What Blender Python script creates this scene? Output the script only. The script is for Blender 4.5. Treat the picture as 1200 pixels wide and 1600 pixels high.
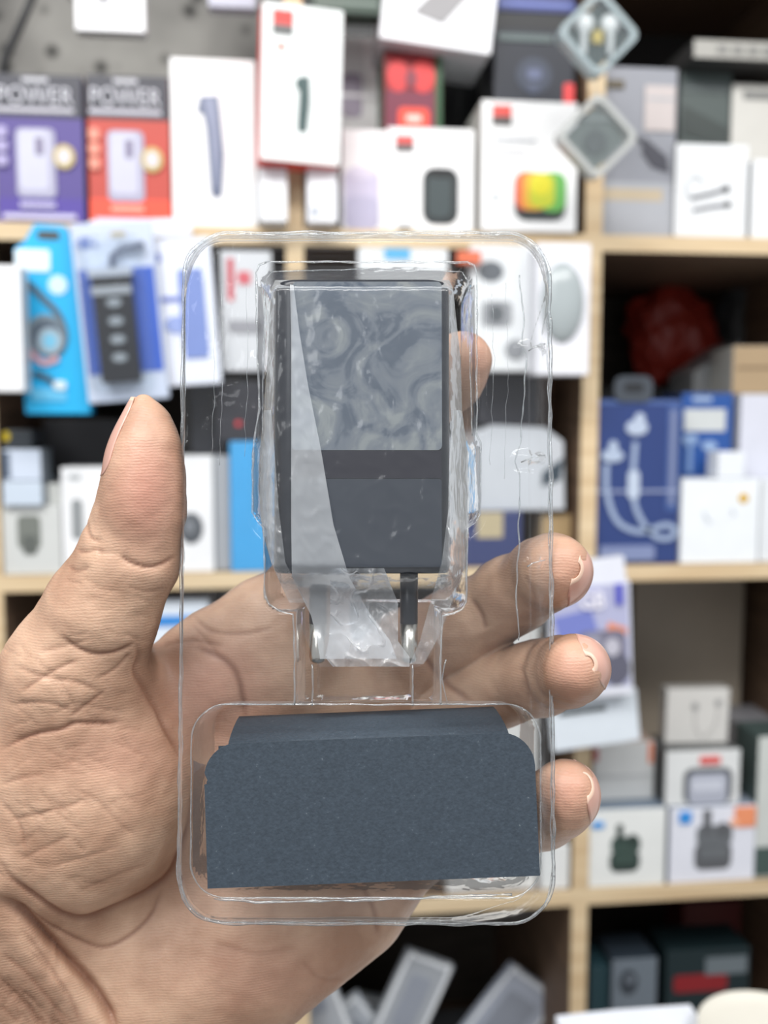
import bpy, bmesh, math, random
import numpy as np
from mathutils import Matrix, Vector, Euler, noise

for o in list(bpy.data.objects): bpy.data.objects.remove(o)
scene = bpy.context.scene
COL = scene.collection
random.seed(4)
R = math.radians

# ------------------------------------------------------------------ camera
FPX = 1500.0                       # focal length in pixels of a 1200x1600 picture
CAM = Vector((0, 0, 1.40))
ROT = Euler((R(90 - 5.5), 0, R(-6.2)), 'XYZ')
cd = bpy.data.cameras.new('camera'); cam = bpy.data.objects.new('camera', cd); COL.objects.link(cam)
cam.location = CAM; cam.rotation_euler = ROT
cd.sensor_fit = 'VERTICAL'; cd.sensor_height = 24; cd.sensor_width = 18
cd.lens = 24 * FPX / 1600
cd.clip_start = 0.01; cd.clip_end = 50
cd.dof.use_dof = True; cd.dof.focus_distance = 0.240; cd.dof.aperture_fstop = 6.6
scene.camera = cam

# ------------------------------------------------------------------ view, world, lights
vs = scene.view_settings
vs.view_transform = 'Standard'; vs.look = 'None'; vs.gamma = 1; vs.use_curve_mapping = False
vs.exposure = -0.10
scene.cycles.transparent_max_bounces = 32
w = bpy.data.worlds.new('world'); scene.world = w; w.use_nodes = True
w.node_tree.nodes['Background'].inputs[0].default_value = (0.93, 0.96, 1.0, 1)
w.node_tree.nodes['Background'].inputs[1].default_value = 0.62

def area(name, loc, target, sx, sy, power, col=(1, 1, 1)):
    l = bpy.data.lights.new(name, 'AREA'); l.shape = 'RECTANGLE'; l.size = sx; l.size_y = sy
    l.energy = power; l.color = col
    o = bpy.data.objects.new(name, l); COL.objects.link(o); o.location = loc
    o.rotation_euler = (Vector(target) - Vector(loc)).to_track_quat('-Z', 'Y').to_euler()
    return o
area('ceiling_lamp_light', (-0.45, -0.22, 2.65), (-0.05, 0.75, 1.2), 1.3, 0.35, 27, (1, 0.985, 0.96))
area('ceiling_lamp_light', (0.85, -0.55, 2.75), (0.1, 0.8, 1.2), 1.3, 0.35, 22, (1, 0.985, 0.96))
area('ceiling_lamp_light', (-0.9, -1.2, 2.5), (0.0, 0.8, 1.2), 0.6, 1.2, 12, (0.96, 0.98, 1))

# ------------------------------------------------------------------ pixel helpers
CM = Matrix.Translation(CAM) @ ROT.to_matrix().to_4x4()
# camera-aligned frame with x right, y forward, z up
FM = CM @ Matrix(((1, 0, 0, 0), (0, 0, 1, 0), (0, -1, 0, 0), (0, 0, 0, 1)))
FM = Matrix.Translation(CAM) @ Euler((R(-5.5), 0, 0)).to_matrix().to_4x4() if False else \
     Matrix.Translation(CAM) @ (Matrix.Rotation(R(-6.2), 4, 'Z') @ Matrix.Rotation(R(-5.5), 4, 'X'))

def ray(px, py):
    return (FM.to_3x3() @ Vector(((px - 600) / FPX, 1, (800 - py) / FPX)))
def on_y(px, py, Y):
    r = ray(px, py); t = (Y - CAM.y) / r.y
    return CAM + r * t

# ------------------------------------------------------------------ materials
def lin(c):
    c = c / 255.0
    return c / 12.92 if c <= 0.04045 else ((c + 0.055) / 1.055) ** 2.4
def rgb(c): return (lin(c[0]), lin(c[1]), lin(c[2]), 1)
MATS = {}
def mat(col, rough=0.55, metal=0.0, key=None):
    k = key or ('m', tuple(col), rough, metal)
    if k in MATS: return MATS[k]
    m = bpy.data.materials.new('paint_%d_%d_%d' % tuple(col)); m.use_nodes = True
    nt = m.node_tree; b = nt.nodes['Principled BSDF']
    b.inputs['Roughness'].default_value = rough; b.inputs['Metallic'].default_value = metal
    n = nt.nodes.new('ShaderNodeTexNoise'); n.inputs['Scale'].default_value = 30
    tc = nt.nodes.new('ShaderNodeTexCoord'); nt.links.new(tc.outputs['Object'], n.inputs['Vector'])
    mx = nt.nodes.new('ShaderNodeMix'); mx.data_type = 'RGBA'
    c = rgb(col)
    mx.inputs['A'].default_value = tuple(v * 0.93 for v in c[:3]) + (1,)
    mx.inputs['B'].default_value = tuple(min(1, v * 1.05) for v in c[:3]) + (1,)
    nt.links.new(n.outputs['Fac'], mx.inputs['Factor']); nt.links.new(mx.outputs['Result'], b.inputs['Base Color'])
    MATS[k] = m
    return m

def wood_mat(name, c1, c2, rough=0.6):
    m = bpy.data.materials.new(name); m.use_nodes = True; nt = m.node_tree
    b = nt.nodes['Principled BSDF']; b.inputs['Roughness'].default_value = rough
    tc = nt.nodes.new('ShaderNodeTexCoord'); mp = nt.nodes.new('ShaderNodeMapping')
    mp.inputs['Scale'].default_value = (3, 3, 40)
    n = nt.nodes.new('ShaderNodeTexNoise'); n.inputs['Scale'].default_value = 2.5; n.inputs['Detail'].default_value = 6
    cr = nt.nodes.new('ShaderNodeValToRGB')
    cr.color_ramp.elements[0].position = 0.35; cr.color_ramp.elements[0].color = rgb(c1)
    cr.color_ramp.elements[1].position = 0.7; cr.color_ramp.elements[1].color = rgb(c2)
    L = nt.links.new
    L(tc.outputs['Object'], mp.inputs[0]); L(mp.outputs[0], n.inputs['Vector']); L(n.outputs['Fac'], cr.inputs[0])
    L(cr.outputs[0], b.inputs['Base Color'])
    return m
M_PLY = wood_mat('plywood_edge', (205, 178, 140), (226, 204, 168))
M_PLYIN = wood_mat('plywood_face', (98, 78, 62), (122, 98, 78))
M_WALL = None

def plastic_mat(name, tint=(0.97, 0.985, 0.99), milk=0.03, gloss_r=0.06, blend=0.22, bump=0.25, bscale=120, base=0.02, edge=0.0, stretch=(1, 1, 1), refl=0.9):
    """thin clear plastic: transparent sheet with a fresnel reflection and a trace of milkiness"""
    m = bpy.data.materials.new(name); m.use_nodes = True; nt = m.node_tree; N = nt.nodes; L = nt.links.new
    for n in list(N): N.remove(n)
    out = N.new('ShaderNodeOutputMaterial')
    tr = N.new('ShaderNodeBsdfTransparent'); tr.inputs[0].default_value = (*tint, 1)
    gl = N.new('ShaderNodeBsdfGlossy'); gl.inputs['Roughness'].default_value = gloss_r; gl.inputs['Color'].default_value = (1, 1, 1, 1)
    df = N.new('ShaderNodeBsdfDiffuse'); df.inputs[0].default_value = (0.9, 0.93, 0.96, 1)
    tl = N.new('ShaderNodeBsdfTranslucent'); tl.inputs[0].default_value = (0.9, 0.93, 0.96, 1)
    a = N.new('ShaderNodeMixShader'); a.inputs[0].default_value = 0.5; L(df.outputs[0], a.inputs[1]); L(tl.outputs[0], a.inputs[2])
    lw = N.new('ShaderNodeLayerWeight'); lw.inputs['Blend'].default_value = blend
    mm = N.new('ShaderNodeMath'); mm.operation = 'MULTIPLY_ADD'; mm.inputs[1].default_value = refl; mm.inputs[2].default_value = base; mm.use_clamp = True
    L(lw.outputs['Fresnel'], mm.inputs[0])
    m1 = N.new('ShaderNodeMixShader'); L(mm.outputs[0], m1.inputs[0]); L(tr.outputs[0], m1.inputs[1]); L(gl.outputs[0], m1.inputs[2])
    m2 = N.new('ShaderNodeMixShader'); L(m1.outputs[0], m2.inputs[1]); L(a.outputs[0], m2.inputs[2])
    fc = N.new('ShaderNodeMath'); fc.operation = 'MULTIPLY_ADD'; fc.inputs[1].default_value = edge; fc.inputs[2].default_value = milk; fc.use_clamp = True
    L(lw.outputs['Facing'], fc.inputs[0]); L(fc.outputs[0], m2.inputs[0])
    tc = N.new('ShaderNodeTexCoord'); mp = N.new('ShaderNodeMapping'); mp.inputs['Scale'].default_value = stretch
    L(tc.outputs['Object'], mp.inputs[0])
    n = N.new('ShaderNodeTexNoise'); n.inputs['Scale'].default_value = bscale; n.inputs['Detail'].default_value = 3; L(mp.outputs[0], n.inputs['Vector'])
    bp = N.new('ShaderNodeBump'); bp.inputs['Strength'].default_value = bump; bp.inputs['Distance'].default_value = 0.002
    L(n.outputs['Fac'], bp.inputs['Height'])
    L(bp.outputs[0], gl.inputs['Normal']); L(bp.outputs[0], lw.inputs['Normal'])
    L(m2.outputs[0], out.inputs[0])
    return m
M_TRAY = plastic_mat('clear_tray_plastic', milk=0.022, blend=0.10, bump=0.35, bscale=90, base=0.014, edge=0.26, gloss_r=0.08, refl=0.62)
M_BEAD = plastic_mat('clear_bead_plastic', milk=0.10, blend=0.42, bump=0.5, bscale=300, base=0.06, gloss_r=0.12)
M_FILM = plastic_mat('thin_poly_film', tint=(0.97, 0.98, 0.99), milk=0.045, blend=0.14, bump=0.5, bscale=95, base=0.025, edge=0.8, gloss_r=0.16, stretch=(1, 1, 1), refl=.7)
M_FEDGE = plastic_mat('gathered_poly_film', tint=(0.95, 0.97, 0.98), milk=0.17, blend=0.18, bump=0.8, bscale=160, base=0.04, edge=0.7, gloss_r=0.16, stretch=(1, 1, .35))
M_MILK = plastic_mat('milky_poly_film', tint=(0.9, 0.93, 0.97), milk=0.40, blend=0.2, bump=0.3, bscale=60, base=0.03, edge=0.2, gloss_r=0.25, stretch=(1.6, 1, .3))
M_CASE = plastic_mat('clear_case_plastic', milk=0.04, blend=0.3, bump=0.1, bscale=40, base=0.04)

M_CRUMP = plastic_mat('crumpled_poly_film', tint=(0.93, 0.95, 0.97), milk=0.30, blend=0.15, bump=0.9, bscale=150, base=0.05, edge=0.6, gloss_r=0.18)
# ------------------------------------------------------------------ object helpers
def tag(o, label=None, cat=None, group=None, kind=None):
    if label: o['label'] = label
    if cat: o['category'] = cat
    if group: o['group'] = group
    if kind: o['kind'] = kind
    return o
def empty(name, loc=(0, 0, 0), label=None, cat=None, group=None, rot=(0, 0, 0)):
    o = bpy.data.objects.new(name, None); COL.objects.link(o); o.location = loc; o.rotation_euler = rot
    o.empty_display_size = 0.02
    return tag(o, label, cat, group)
def mesh_obj(name, verts, faces, mats, parent=None, midx=None, smooth=False, bevel=0):
    me = bpy.data.meshes.new(name)
    me.from_pydata([tuple(v) for v in verts], [], [tuple(f) for f in faces])
    if not isinstance(mats, (list, tuple)): mats = [mats]
    for m in mats: me.materials.append(m)
    if midx: me.polygons.foreach_set('material_index', midx)
    bm = bmesh.new(); bm.from_mesh(me)
    bmesh.ops.recalc_face_normals(bm, faces=bm.faces)
    if bevel:
        bmesh.ops.bevel(bm, geom=[e for e in bm.edges], offset=bevel, segments=2, affect='EDGES', profile=0.5)
    bm.to_mesh(me); bm.free()
    if smooth: me.polygons.foreach_set('use_smooth', [True] * len(me.polygons))
    o = bpy.data.objects.new(name, me); COL.objects.link(o)
    if parent is not None: o.parent = parent
    return o
def prism(poly, y0, y1):
    """poly: list of (x,z); extruded from y0 to y1"""
    n = len(poly)
    v = [(x, y0, z) for x, z in poly] + [(x, y1, z) for x, z in poly]
    f = [list(range(n)), list(range(2 * n - 1, n - 1, -1))] + [[i, i + n, (i + 1) % n + n, (i + 1) % n] for i in range(n)]
    return v, f
def rrect(x0, z0, x1, z1, r, seg=6):
    r = min(r, abs(x1 - x0) / 2 * .999, abs(z1 - z0) / 2 * .999); p = []
    for cx, cz, a in ((x1 - r, z1 - r, 0), (x0 + r, z1 - r, 90), (x0 + r, z0 + r, 180), (x1 - r, z0 + r, 270)):
        for i in range(seg + 1):
            t = R(a + 90 * i / seg); p.append((cx + r * math.cos(t), cz + r * math.sin(t)))
    return p
def ell(cx, cz, rx, rz, n=28): return [(cx + rx * math.cos(2 * math.pi * i / n), cz + rz * math.sin(2 * math.pi * i / n)) for i in range(n)]
def stroke(pts, wd):
    """polygon band along a polyline, smoothed"""
    P = [Vector(p) for p in pts]
    Q = []
    for i in range(len(P) - 1):
        p0 = P[max(i - 1, 0)]; p1 = P[i]; p2 = P[i + 1]; p3 = P[min(i + 2, len(P) - 1)]
        for k in range(6):
            t = k / 6
            Q.append(0.5 * ((2 * p1) + (-p0 + p2) * t + (2 * p0 - 5 * p1 + 4 * p2 - p3) * t * t + (-p0 + 3 * p1 - 3 * p2 + p3) * t ** 3))
    Q.append(P[-1]); A = []; B = []
    for i, q in enumerate(Q):
        d = (Q[min(i + 1, len(Q) - 1)] - Q[max(i - 1, 0)]).normalized(); n = Vector((-d.y, d.x)) * wd / 2
        A.append(tuple(q + n)); B.append(tuple(q - n))
    return A, B
def tube(path, rad, n=8, closed=False):
    P = [Vector(p) for p in path]; V = []; F = []
    m = len(P)
    for i, p in enumerate(P):
        a = P[(i - 1) % m] if closed or i > 0 else P[i]; b = P[(i + 1) % m] if closed or i < m - 1 else P[i]
        d = (b - a).normalized()
        u = d.cross(Vector((0, 1, 0)))
        if u.length < 1e-4: u = d.cross(Vector((1, 0, 0)))
        u.normalize(); v = d.cross(u)
        r = rad[i] if isinstance(rad, (list, tuple)) else rad
        for k in range(n):
            t = 2 * math.pi * k / n; V.append(p + (u * math.cos(t) + v * math.sin(t)) * r)
    for i in range(m if closed else m - 1):
        j = (i + 1) % m
        for k in range(n): F.append([i * n + k, i * n + (k + 1) % n, j * n + (k + 1) % n, j * n + k])
    if not closed:
        F.append(list(range(n))); F.append([(m - 1) * n + k for k in range(n)][::-1])
    return V, F
def text_mesh(body, name, m, parent, x0, z0, x1, z1, y, bold=False):
    cu = bpy.data.curves.new(name, 'FONT'); cu.body = body; cu.extrude = 0.02; cu.offset = 0.025 if bold else 0
    cu.space_line = 0.9
    to = bpy.data.objects.new(name, cu); COL.objects.link(to)
    dg = bpy.context.evaluated_depsgraph_get()
    me = bpy.data.meshes.new_from_object(to.evaluated_get(dg)); bpy.data.objects.remove(to)
    c = np.array([v.co[:] for v in me.vertices]); mn = c.min(0); mx = c.max(0)
    for v in me.vertices:
        px = (v.co.x - mn[0]) / (mx[0] - mn[0]); pz = (v.co.y - mn[1]) / (mx[1] - mn[1]); q = (v.co.z - mn[2]) / (mx[2] - mn[2])
        v.co = (x0 + px * (x1 - x0), y - q * 0.0004, z0 + pz * (z1 - z0))
    me.materials.clear(); me.materials.append(m)
    o = bpy.data.objects.new(name, me); COL.objects.link(o); o.parent = parent
    return o

# ------------------------------------------------------------------ the shelving
YF = 1.05                    # front edges of the shelves
SD = 0.40                    # shelf depth
ZA = on_y(1065, 369, YF).z   # top faces of the three boards
ZB = on_y(1065, 882, YF).z
ZC = on_y(1065, 1383, YF).z
ZT = 2 * ZA - ZB + 0.02
ZG = 2 * ZC - ZB
TH = 0.017
XP = [on_y(-11, 900, YF).x, on_y(465, 900, YF).x, on_y(917, 900, YF).x]
XP.append(XP[2] + (XP[2] - XP[1]))
XL = XP[0] - (XP[1] - XP[0]); PW = 0.019
def cuboid(x0, y0, z0, x1, y1, z1): return prism([(x0, z0), (x1, z0), (x1, z1), (x0, z1)], y0, y1)

unit = empty('shelving_unit', (XP[1], YF, ZG - 0.3), 'pale plywood shelving unit full of boxed phone accessories behind the hand', 'shelf')
def sh(name, a, m):
    v, f = a; off = Vector(unit.location)
    return mesh_obj(name, [Vector(q) - off for q in v], f, m, unit)
def board(x0, x1, z, y0=YF):
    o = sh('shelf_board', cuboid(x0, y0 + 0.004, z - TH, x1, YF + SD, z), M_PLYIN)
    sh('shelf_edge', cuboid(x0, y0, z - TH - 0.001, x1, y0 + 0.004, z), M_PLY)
cells = [(XL, XP[0]), (XP[0], XP[1]), (XP[1], XP[2]), (XP[2], XP[3])]
for z, cs in ((ZA, cells), (ZB, cells), (ZC, cells), (ZG, cells), (ZT, cells[3:])):
    for a, b in cs: board(a + PW / 2, b - PW / 2, z)
for i, x in enumerate([XL] + XP):
    z1 = ZT if i >= 3 else (ZA + 0.34 if i == 2 else ZA - TH - 0.0005)
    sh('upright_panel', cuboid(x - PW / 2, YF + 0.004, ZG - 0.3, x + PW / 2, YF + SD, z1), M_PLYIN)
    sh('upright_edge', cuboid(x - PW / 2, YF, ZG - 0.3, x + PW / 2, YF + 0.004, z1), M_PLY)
M_BACK = wood_mat('dark_back_board', (70, 64, 58), (92, 84, 76), 0.8)
sh('back_panel', cuboid(XL, YF + SD, ZG - 0.3, XP[3] + PW / 2, YF + SD + 0.006, ZA + 0.0), M_BACK)
sh('back_panel', cuboid(XP[2], YF + SD, ZA, XP[3] + PW / 2, YF + SD + 0.006, ZT), mat((52, 50, 50), 0.8))

# the wall behind: grey with dark mould-like dots
mw = bpy.data.materials.new('stained_grey_wall'); mw.use_nodes = True; nt = mw.node_tree; b = nt.nodes['Principled BSDF']
b.inputs['Roughness'].default_value = 0.8
tc = nt.nodes.new('ShaderNodeTexCoord'); n1 = nt.nodes.new('ShaderNodeTexNoise'); n1.inputs['Scale'].default_value = 5; n1.inputs['Detail'].default_value = 3
n2 = nt.nodes.new('ShaderNodeTexVoronoi'); n2.inputs['Scale'].default_value = 22
cr = nt.nodes.new('ShaderNodeValToRGB'); cr.color_ramp.elements[0].position = .3; cr.color_ramp.elements[0].color = rgb((74, 72, 70)); cr.color_ramp.elements[1].position = .62; cr.color_ramp.elements[1].color = rgb((150, 148, 143))
c2 = nt.nodes.new('ShaderNodeValToRGB'); c2.color_ramp.elements[0].position = .12; c2.color_ramp.elements[0].color = (.06, .06, .06, 1); c2.color_ramp.elements[1].position = .3; c2.color_ramp.elements[1].color = (1, 1, 1, 1)
mx = nt.nodes.new('ShaderNodeMix'); mx.data_type = 'RGBA'; mx.blend_type = 'MULTIPLY'; mx.inputs['Factor'].default_value = .85
Lk = nt.links.new
Lk(tc.outputs['Object'], n1.inputs['Vector']); Lk(tc.outputs['Object'], n2.inputs['Vector']); Lk(n1.outputs['Fac'], cr.inputs[0]); Lk(n2.outputs['Distance'], c2.inputs[0])
Lk(cr.outputs[0], mx.inputs['A']); Lk(c2.outputs[0], mx.inputs['B']); Lk(mx.outputs['Result'], b.inputs['Base Color'])
v, f = cuboid(XL - 1.2, YF + SD + 0.02, -0.02, XP[3] + 1.2, YF + SD + 0.12, 2.9)
tag(mesh_obj('wall_back', v, f, mw), kind='structure')
v, f = cuboid(XL - 1.2, -2.5, -0.05, XP[3] + 1.2, YF + SD + 0.12, -0.02)
tag(mesh_obj('floor', v, f, mat((120, 114, 108), 0.5)), kind='structure')

# ------------------------------------------------------------------ boxed goods
class Item:
    """a carton whose front face fills a pixel rectangle at plane y=yf; art is given in pixels"""
    def __init__(s, name, rect, label, cat='box', depth=0.05, yf=None, on=None, col=(238, 240, 243), side=None, top=None,
                 rot=0, rough=0.45, group=None, yaw=0, body='box_body', zb=None, shape=None, bevel=0.0012, mt=None, lean=0):
        x0, y0, x1, y1 = rect; s.rect = rect
        yf = YF + 0.012 if yf is None else yf; s.yf = yf
        cx, cy = (x0 + x1) / 2, (y0 + y1) / 2
        a = on_y(x0, cy, yf); b = on_y(x1, cy, yf); t = on_y(cx, y0, yf); u = on_y(cx, y1, yf)
        if yf > YF - 0.008 and -0.1 < (rot or 0) < 0.1:          # keep shelved goods between the uprights
            PX_ = [XL] + XP; cxw = (a.x + b.x) / 2
            i_ = max(k for k in range(len(PX_)) if PX_[k] < cxw or k == 0)
            lo_ = PX_[i_] + PW / 2 + .0006; hi_ = PX_[min(i_ + 1, len(PX_) - 1)] - PW / 2 - .0006
            if u.z > ZA and i_ < 2: lo_ = -9
            if u.z > ZA and i_ < 1: hi_ = 9
            ppx = (x1 - x0) / (b.x - a.x)
            if a.x < lo_: x0 += (lo_ - a.x) * ppx; a.x = lo_
            if b.x > hi_: x1 -= (b.x - hi_) * ppx; b.x = hi_
            s.rect = (x0, y0, x1, y1); depth = min(depth, YF + SD - yf - .002)
        s.w = b.x - a.x; zbot = u.z
        if on is not None: zbot = on + 0.0003
        if zb is not None: zbot = zb
        s.h = t.z - zbot; s.t = t.z; s.zbot = zbot
        s.e = empty(name, ((a.x + b.x) / 2, yf, zbot), label, cat, group, (R(lean), R(rot), R(yaw)))
        w2 = s.w / 2
        poly = [(-w2, 0), (w2, 0), (w2, s.h), (-w2, s.h)] if shape is None else [s.p(*q) for q in shape]
        v, f = prism(poly, 0, depth)
        n = len(poly)
        m0 = mt or mat(col, rough); m1 = mat(side or col, rough); m2 = mat(top or side or col, rough)
        s.body = mesh_obj(body, v, f, [m0, m1, m2], s.e)
        me = s.body.data
        for pl in me.polygons:
            nn = pl.normal
            pl.material_index = 0 if (nn.y < -0.5 or (mt and nn.y < 2)) else (1 if abs(nn.x) > abs(nn.z) else 2)
        if bevel:
            bv = s.body.modifiers.new('bevel', 'BEVEL'); bv.width = bevel; bv.segments = 2
        s.k = 0
    def p(s, px, py):
        x0, y0, x1, y1 = s.rect
        return ((px - x0) / (x1 - x0) * s.w - s.w / 2, s.h * (1 - (py - y0) / (y1 - y0)))
    def art(s, name, shapes, rough=0.4, label=None):
        """shapes: list of (colour, kind, args...) all joined into one printed part"""
        V = []; F = []; MI = []; ms = []
        for sp in shapes:
            c = sp[0]; k = sp[1]; a = sp[2:]; s.k += 1; y = -0.0006 - 0.00025 * s.k
            m = mat(c, rough)
            if m not in ms: ms.append(m)
            mi = ms.index(m); polys = []
            if k == 'r': (xa, zb_), (xb, zt) = s.p(a[0], a[3]), s.p(a[2], a[1]); polys.append([(xa, zb_), (xb, zb_), (xb, zt), (xa, zt)])
            elif k == 'rr': (xa, zb_), (xb, zt) = s.p(a[0], a[3]), s.p(a[2], a[1]); polys.append(rrect(xa, zb_, xb, zt, a[4] * 0.0007))
            elif k == 'e': c0 = s.p(a[0], a[1]); c1 = s.p(a[0] + a[2], a[1] - a[3]); polys.append(ell(c0[0], c0[1], c1[0] - c0[0], c1[1] - c0[1]))
            elif k == 'g': polys.append([s.p(*q) for q in a[0]])
            elif k == 's':
                A, B = stroke([s.p(*q) for q in a[0]], a[1] * 0.0007)
                for i in range(len(A) - 1): polys.append([A[i], A[i + 1], B[i + 1], B[i]])
            for pl in polys:
                v, f = prism(pl, y, -0.0001 if k != 's' else y + 0.0004)
                o = len(V); V += v; F += [[i + o for i in q] for q in f]; MI += [mi] * len(f)
        o = mesh_obj(name, V, F, ms, s.e, MI)
        if label: o['label'] = label
        return o
    def text(s, body, rect, col, name='lettering', bold=True):
        s.k += 2
        (xa, zb_), (xb, zt) = s.p(rect[0], rect[3]), s.p(rect[2], rect[1])
        return text_mesh(body, name, mat(col), s.e, xa, zb_, xb, zt, -0.0006 - 0.00025 * s.k, bold)

W = (244, 246, 248)
# --- top row, left bay
def power(rect, c, cl, label, name):
    b = Item('power_bank_box', rect, label, depth=0.035, on=ZA, col=c, side=(60, 58, 66), top=(45, 60, 45), group=None, yf=YF + 0.008)
    x0, y0, x1, y1 = rect; W_ = x1 - x0
    X = lambda t: x0 + t * W_
    b.art('printed_band', [((56, 56, 66), 'r', x0 + 1, y0 + 1, x1 - 1, y0 + 66)]); b.art('printed_panel', [(cl, 'r', x0 + 1, y1 - 40, x1 - 1, y1 - 1)])
    b.art('printed_strip', [((190, 188, 198), 'r', X(.03), y0 + 52, X(.9), y0 + 59)]); b.art('printed_mark', [((190, 190, 196), 'r', X(.33), y0 + 6, X(.62), y0 + 13)])
    b.text('POWER', (X(.05), y0 + 20, X(.9), y0 + 47), (206, 206, 214), bold=False)
    b.art('printed_power_bank', [((170, 168, 190), 'rr', X(.24), y0 + 84, X(.68), y0 + 192, 9), ((196, 196, 214), 'rr', X(.27), y0 + 87, X(.60), y0 + 180, 8),
        ((120, 112, 140), 'rr', X(.46), y0 + 98, X(.55), y0 + 126, 3)])
    b.art('printed_badge', [((196, 176, 110), 'e', X(.78), y0 + 127, 17, 19), ((210, 205, 215), 'e', X(.78), y0 + 127, 10, 12)])
    b.art('printed_icons', [((168, 160, 200) if c[2] > c[0] else (230, 150, 130), 'rr', X(.02), y0 + 82 + k * 22, X(.15), y0 + 100 + k * 22, 5) for k in range(3)])
    b.art('printed_caption', [((190, 184, 216) if c[2] > c[0] else (240, 170, 150), 'r', X(.27), y0 + 200, X(.67), y0 + 208), ((206, 200, 226), 'r', X(.08), y0 + 218, X(.9), y0 + 226)])
    return b
power((-8, 116, 131, 348), (84, 70, 138), (80, 62, 150), 'purple power bank box reading POWER at the far left of the top shelf', 'p')
power((137, 118, 266, 346), (188, 72, 60), (232, 84, 60), 'red-orange power bank box reading POWER beside the purple one', 'r')
b = Item('trimmer_box', (268, 92, 400, 351), 'plain white box printed with a tall slate grey hair trimmer, right of the red box', depth=0.06, on=ZA, col=(250, 250, 250), yf=YF + 0.004)
b.art('printed_trimmer', [((104, 112, 136), 'g', [(313, 150), (342, 148), (345, 175), (350, 240), (346, 298), (342, 306), (332, 306), (328, 298), (322, 200), (318, 178), (308, 174)]),
      ((140, 148, 172), 'g', [(318, 152), (338, 151), (342, 220), (339, 290), (334, 290), (328, 200)])])
# --- white boxes below the red-spined box and that box
b = Item('low_white_box', (404, 262, 449, 351), 'narrow white box on the top shelf left of the bare upright', depth=0.08, on=ZA, col=(236, 238, 242), yf=YF - 0.03)
lowtop = b.t
b2 = Item('low_white_box', (480, 262, 527, 351), 'narrow white box on the top shelf right of the bare upright', depth=0.08, on=ZA, col=(240, 241, 246), yf=YF - 0.03)
b2.art('printed_mark', [((180, 186, 196), 'rr', 486, 325, 498, 341, 3)])
b = Item('red_spined_box', (404, 8, 531, 260), 'white box with red left spine and square logo, standing on the two narrow white boxes', depth=0.035, yf=YF - 0.048, col=(244, 248, 247), side=(232, 74, 66), rot=1.8, yaw=7, zb=lowtop + 0.001)
b.art('printed_logo', [((222, 62, 56), 'r', 420, 19, 452, 44), ((98, 98, 98), 'r', 420, 42, 452, 58), ((236, 110, 90), 'e', 434, 77, 6, 6)])
b.art('printed_trimmer', [((62, 84, 84), 'g', [(463, 122), (479, 120), (481, 160), (477, 208), (466, 211), (462, 205), (464, 145), (457, 137), (458, 128)])])
b.art('printed_lines', [((206, 214, 216), 'r', 475, 40 + 13 * k, 512, 45 + 13 * k) for k in range(3)])
b = Item('blister_card', (531, 28, 592, 200), 'pale card with a lavender gadget in a clear blister behind the red-spined box', cat='pack', depth=0.012, yf=YF + 0.085, col=(214, 214, 214), side=(190, 190, 190), zb=None)
b.art('printed_gadget', [((150, 140, 158), 'rr', 534, 86, 566, 156, 10), ((238, 238, 240), 'r', 532, 118, 590, 124), ((240, 240, 240), 'g', [(566, 30), (590, 30), (590, 120), (572, 90)])])
hb = b
b = Item('speaker_box', (534, 202, 604, 354), 'white box printed with a lavender rounded speaker beside the black speaker box', depth=0.09, on=ZA, col=(250, 250, 252), yf=YF + 0.02)
b.art('printed_speaker', [((206, 200, 222), 'rr', 538, 258, 592, 350, 16), ((188, 184, 208), 'rr', 538, 300, 592, 350, 14), ((222, 216, 234), 'e', 565, 266, 22, 9)])
st1 = b.t; hb.e.location.z = st1 + 0.0005
b = Item('speaker_box', (606, 200, 741, 357), 'white box printed with a black fabric cylinder speaker and small red logo', depth=0.09, on=ZA, col=(250, 250, 251), yf=YF + 0.004)
b.art('printed_logo', [((226, 80, 76), 'r', 618, 213, 646, 226), ((104, 96, 96), 'r', 618, 225, 646, 237)])
b.art('printed_speaker', [((44, 50, 52), 'rr', 660, 260, 716, 346, 18), ((66, 76, 78), 'rr', 668, 272, 704, 336, 12), ((30, 32, 34), 'e', 688, 268, 22, 8), ((40, 44, 46), 'e', 632, 354, 13, 4)])
st2 = b.t
b = Item('earbud_box', (600, 82, 691, 200), 'red box with twin red roundels and an orange label on the black speaker box', depth=0.07, yf=YF + 0.02, col=(142, 36, 42), side=(36, 76, 48), zb=st2 + 0.0005)
b.art('printed_panel', [((36, 84, 50), 'r', 680, 84, 690, 198), ((118, 40, 64), 'r', 602, 140, 678, 198)])
b.art('printed_roundels', [((214, 58, 60), 'e', 622, 118, 17, 24), ((220, 60, 60), 'e', 660, 118, 19, 24), ((132, 52, 66), 'e', 642, 122, 10, 14)])
b.art('printed_label', [((240, 78, 56), 'rr', 622, 165, 670, 196, 8), ((255, 210, 200), 'rr', 634, 176, 658, 186, 4)])
eb = b
b = Item('tablet_box', (592, -60, 768, 72), 'white box with a slanted grey band lying tilted above the red box', depth=0.10, yf=YF - 0.005, col=(246, 246, 250), side=(200, 202, 208), rot=6, zb=eb.t - 0.002)
b.art('printed_band', [((150, 148, 150), 'g', [(640, 24), (690, -40), (742, -40), (688, 36)])])
b.art('printed_lines', [((214, 220, 236), 'r', 715, 46, 750, 54)])
b = Item('colour_speaker_box', (752, 158, 902, 361), 'white box printed with a rainbow lit speaker in yellow, green and orange', depth=0.10, on=ZA, col=(246, 246, 246), side=(200, 198, 192), yf=YF - 0.006, yaw=0)
b.art('printed_logo', [((232, 84, 76), 'r', 768, 166, 798, 184), ((92, 86, 84), 'r', 768, 183, 798, 197)])
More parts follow.
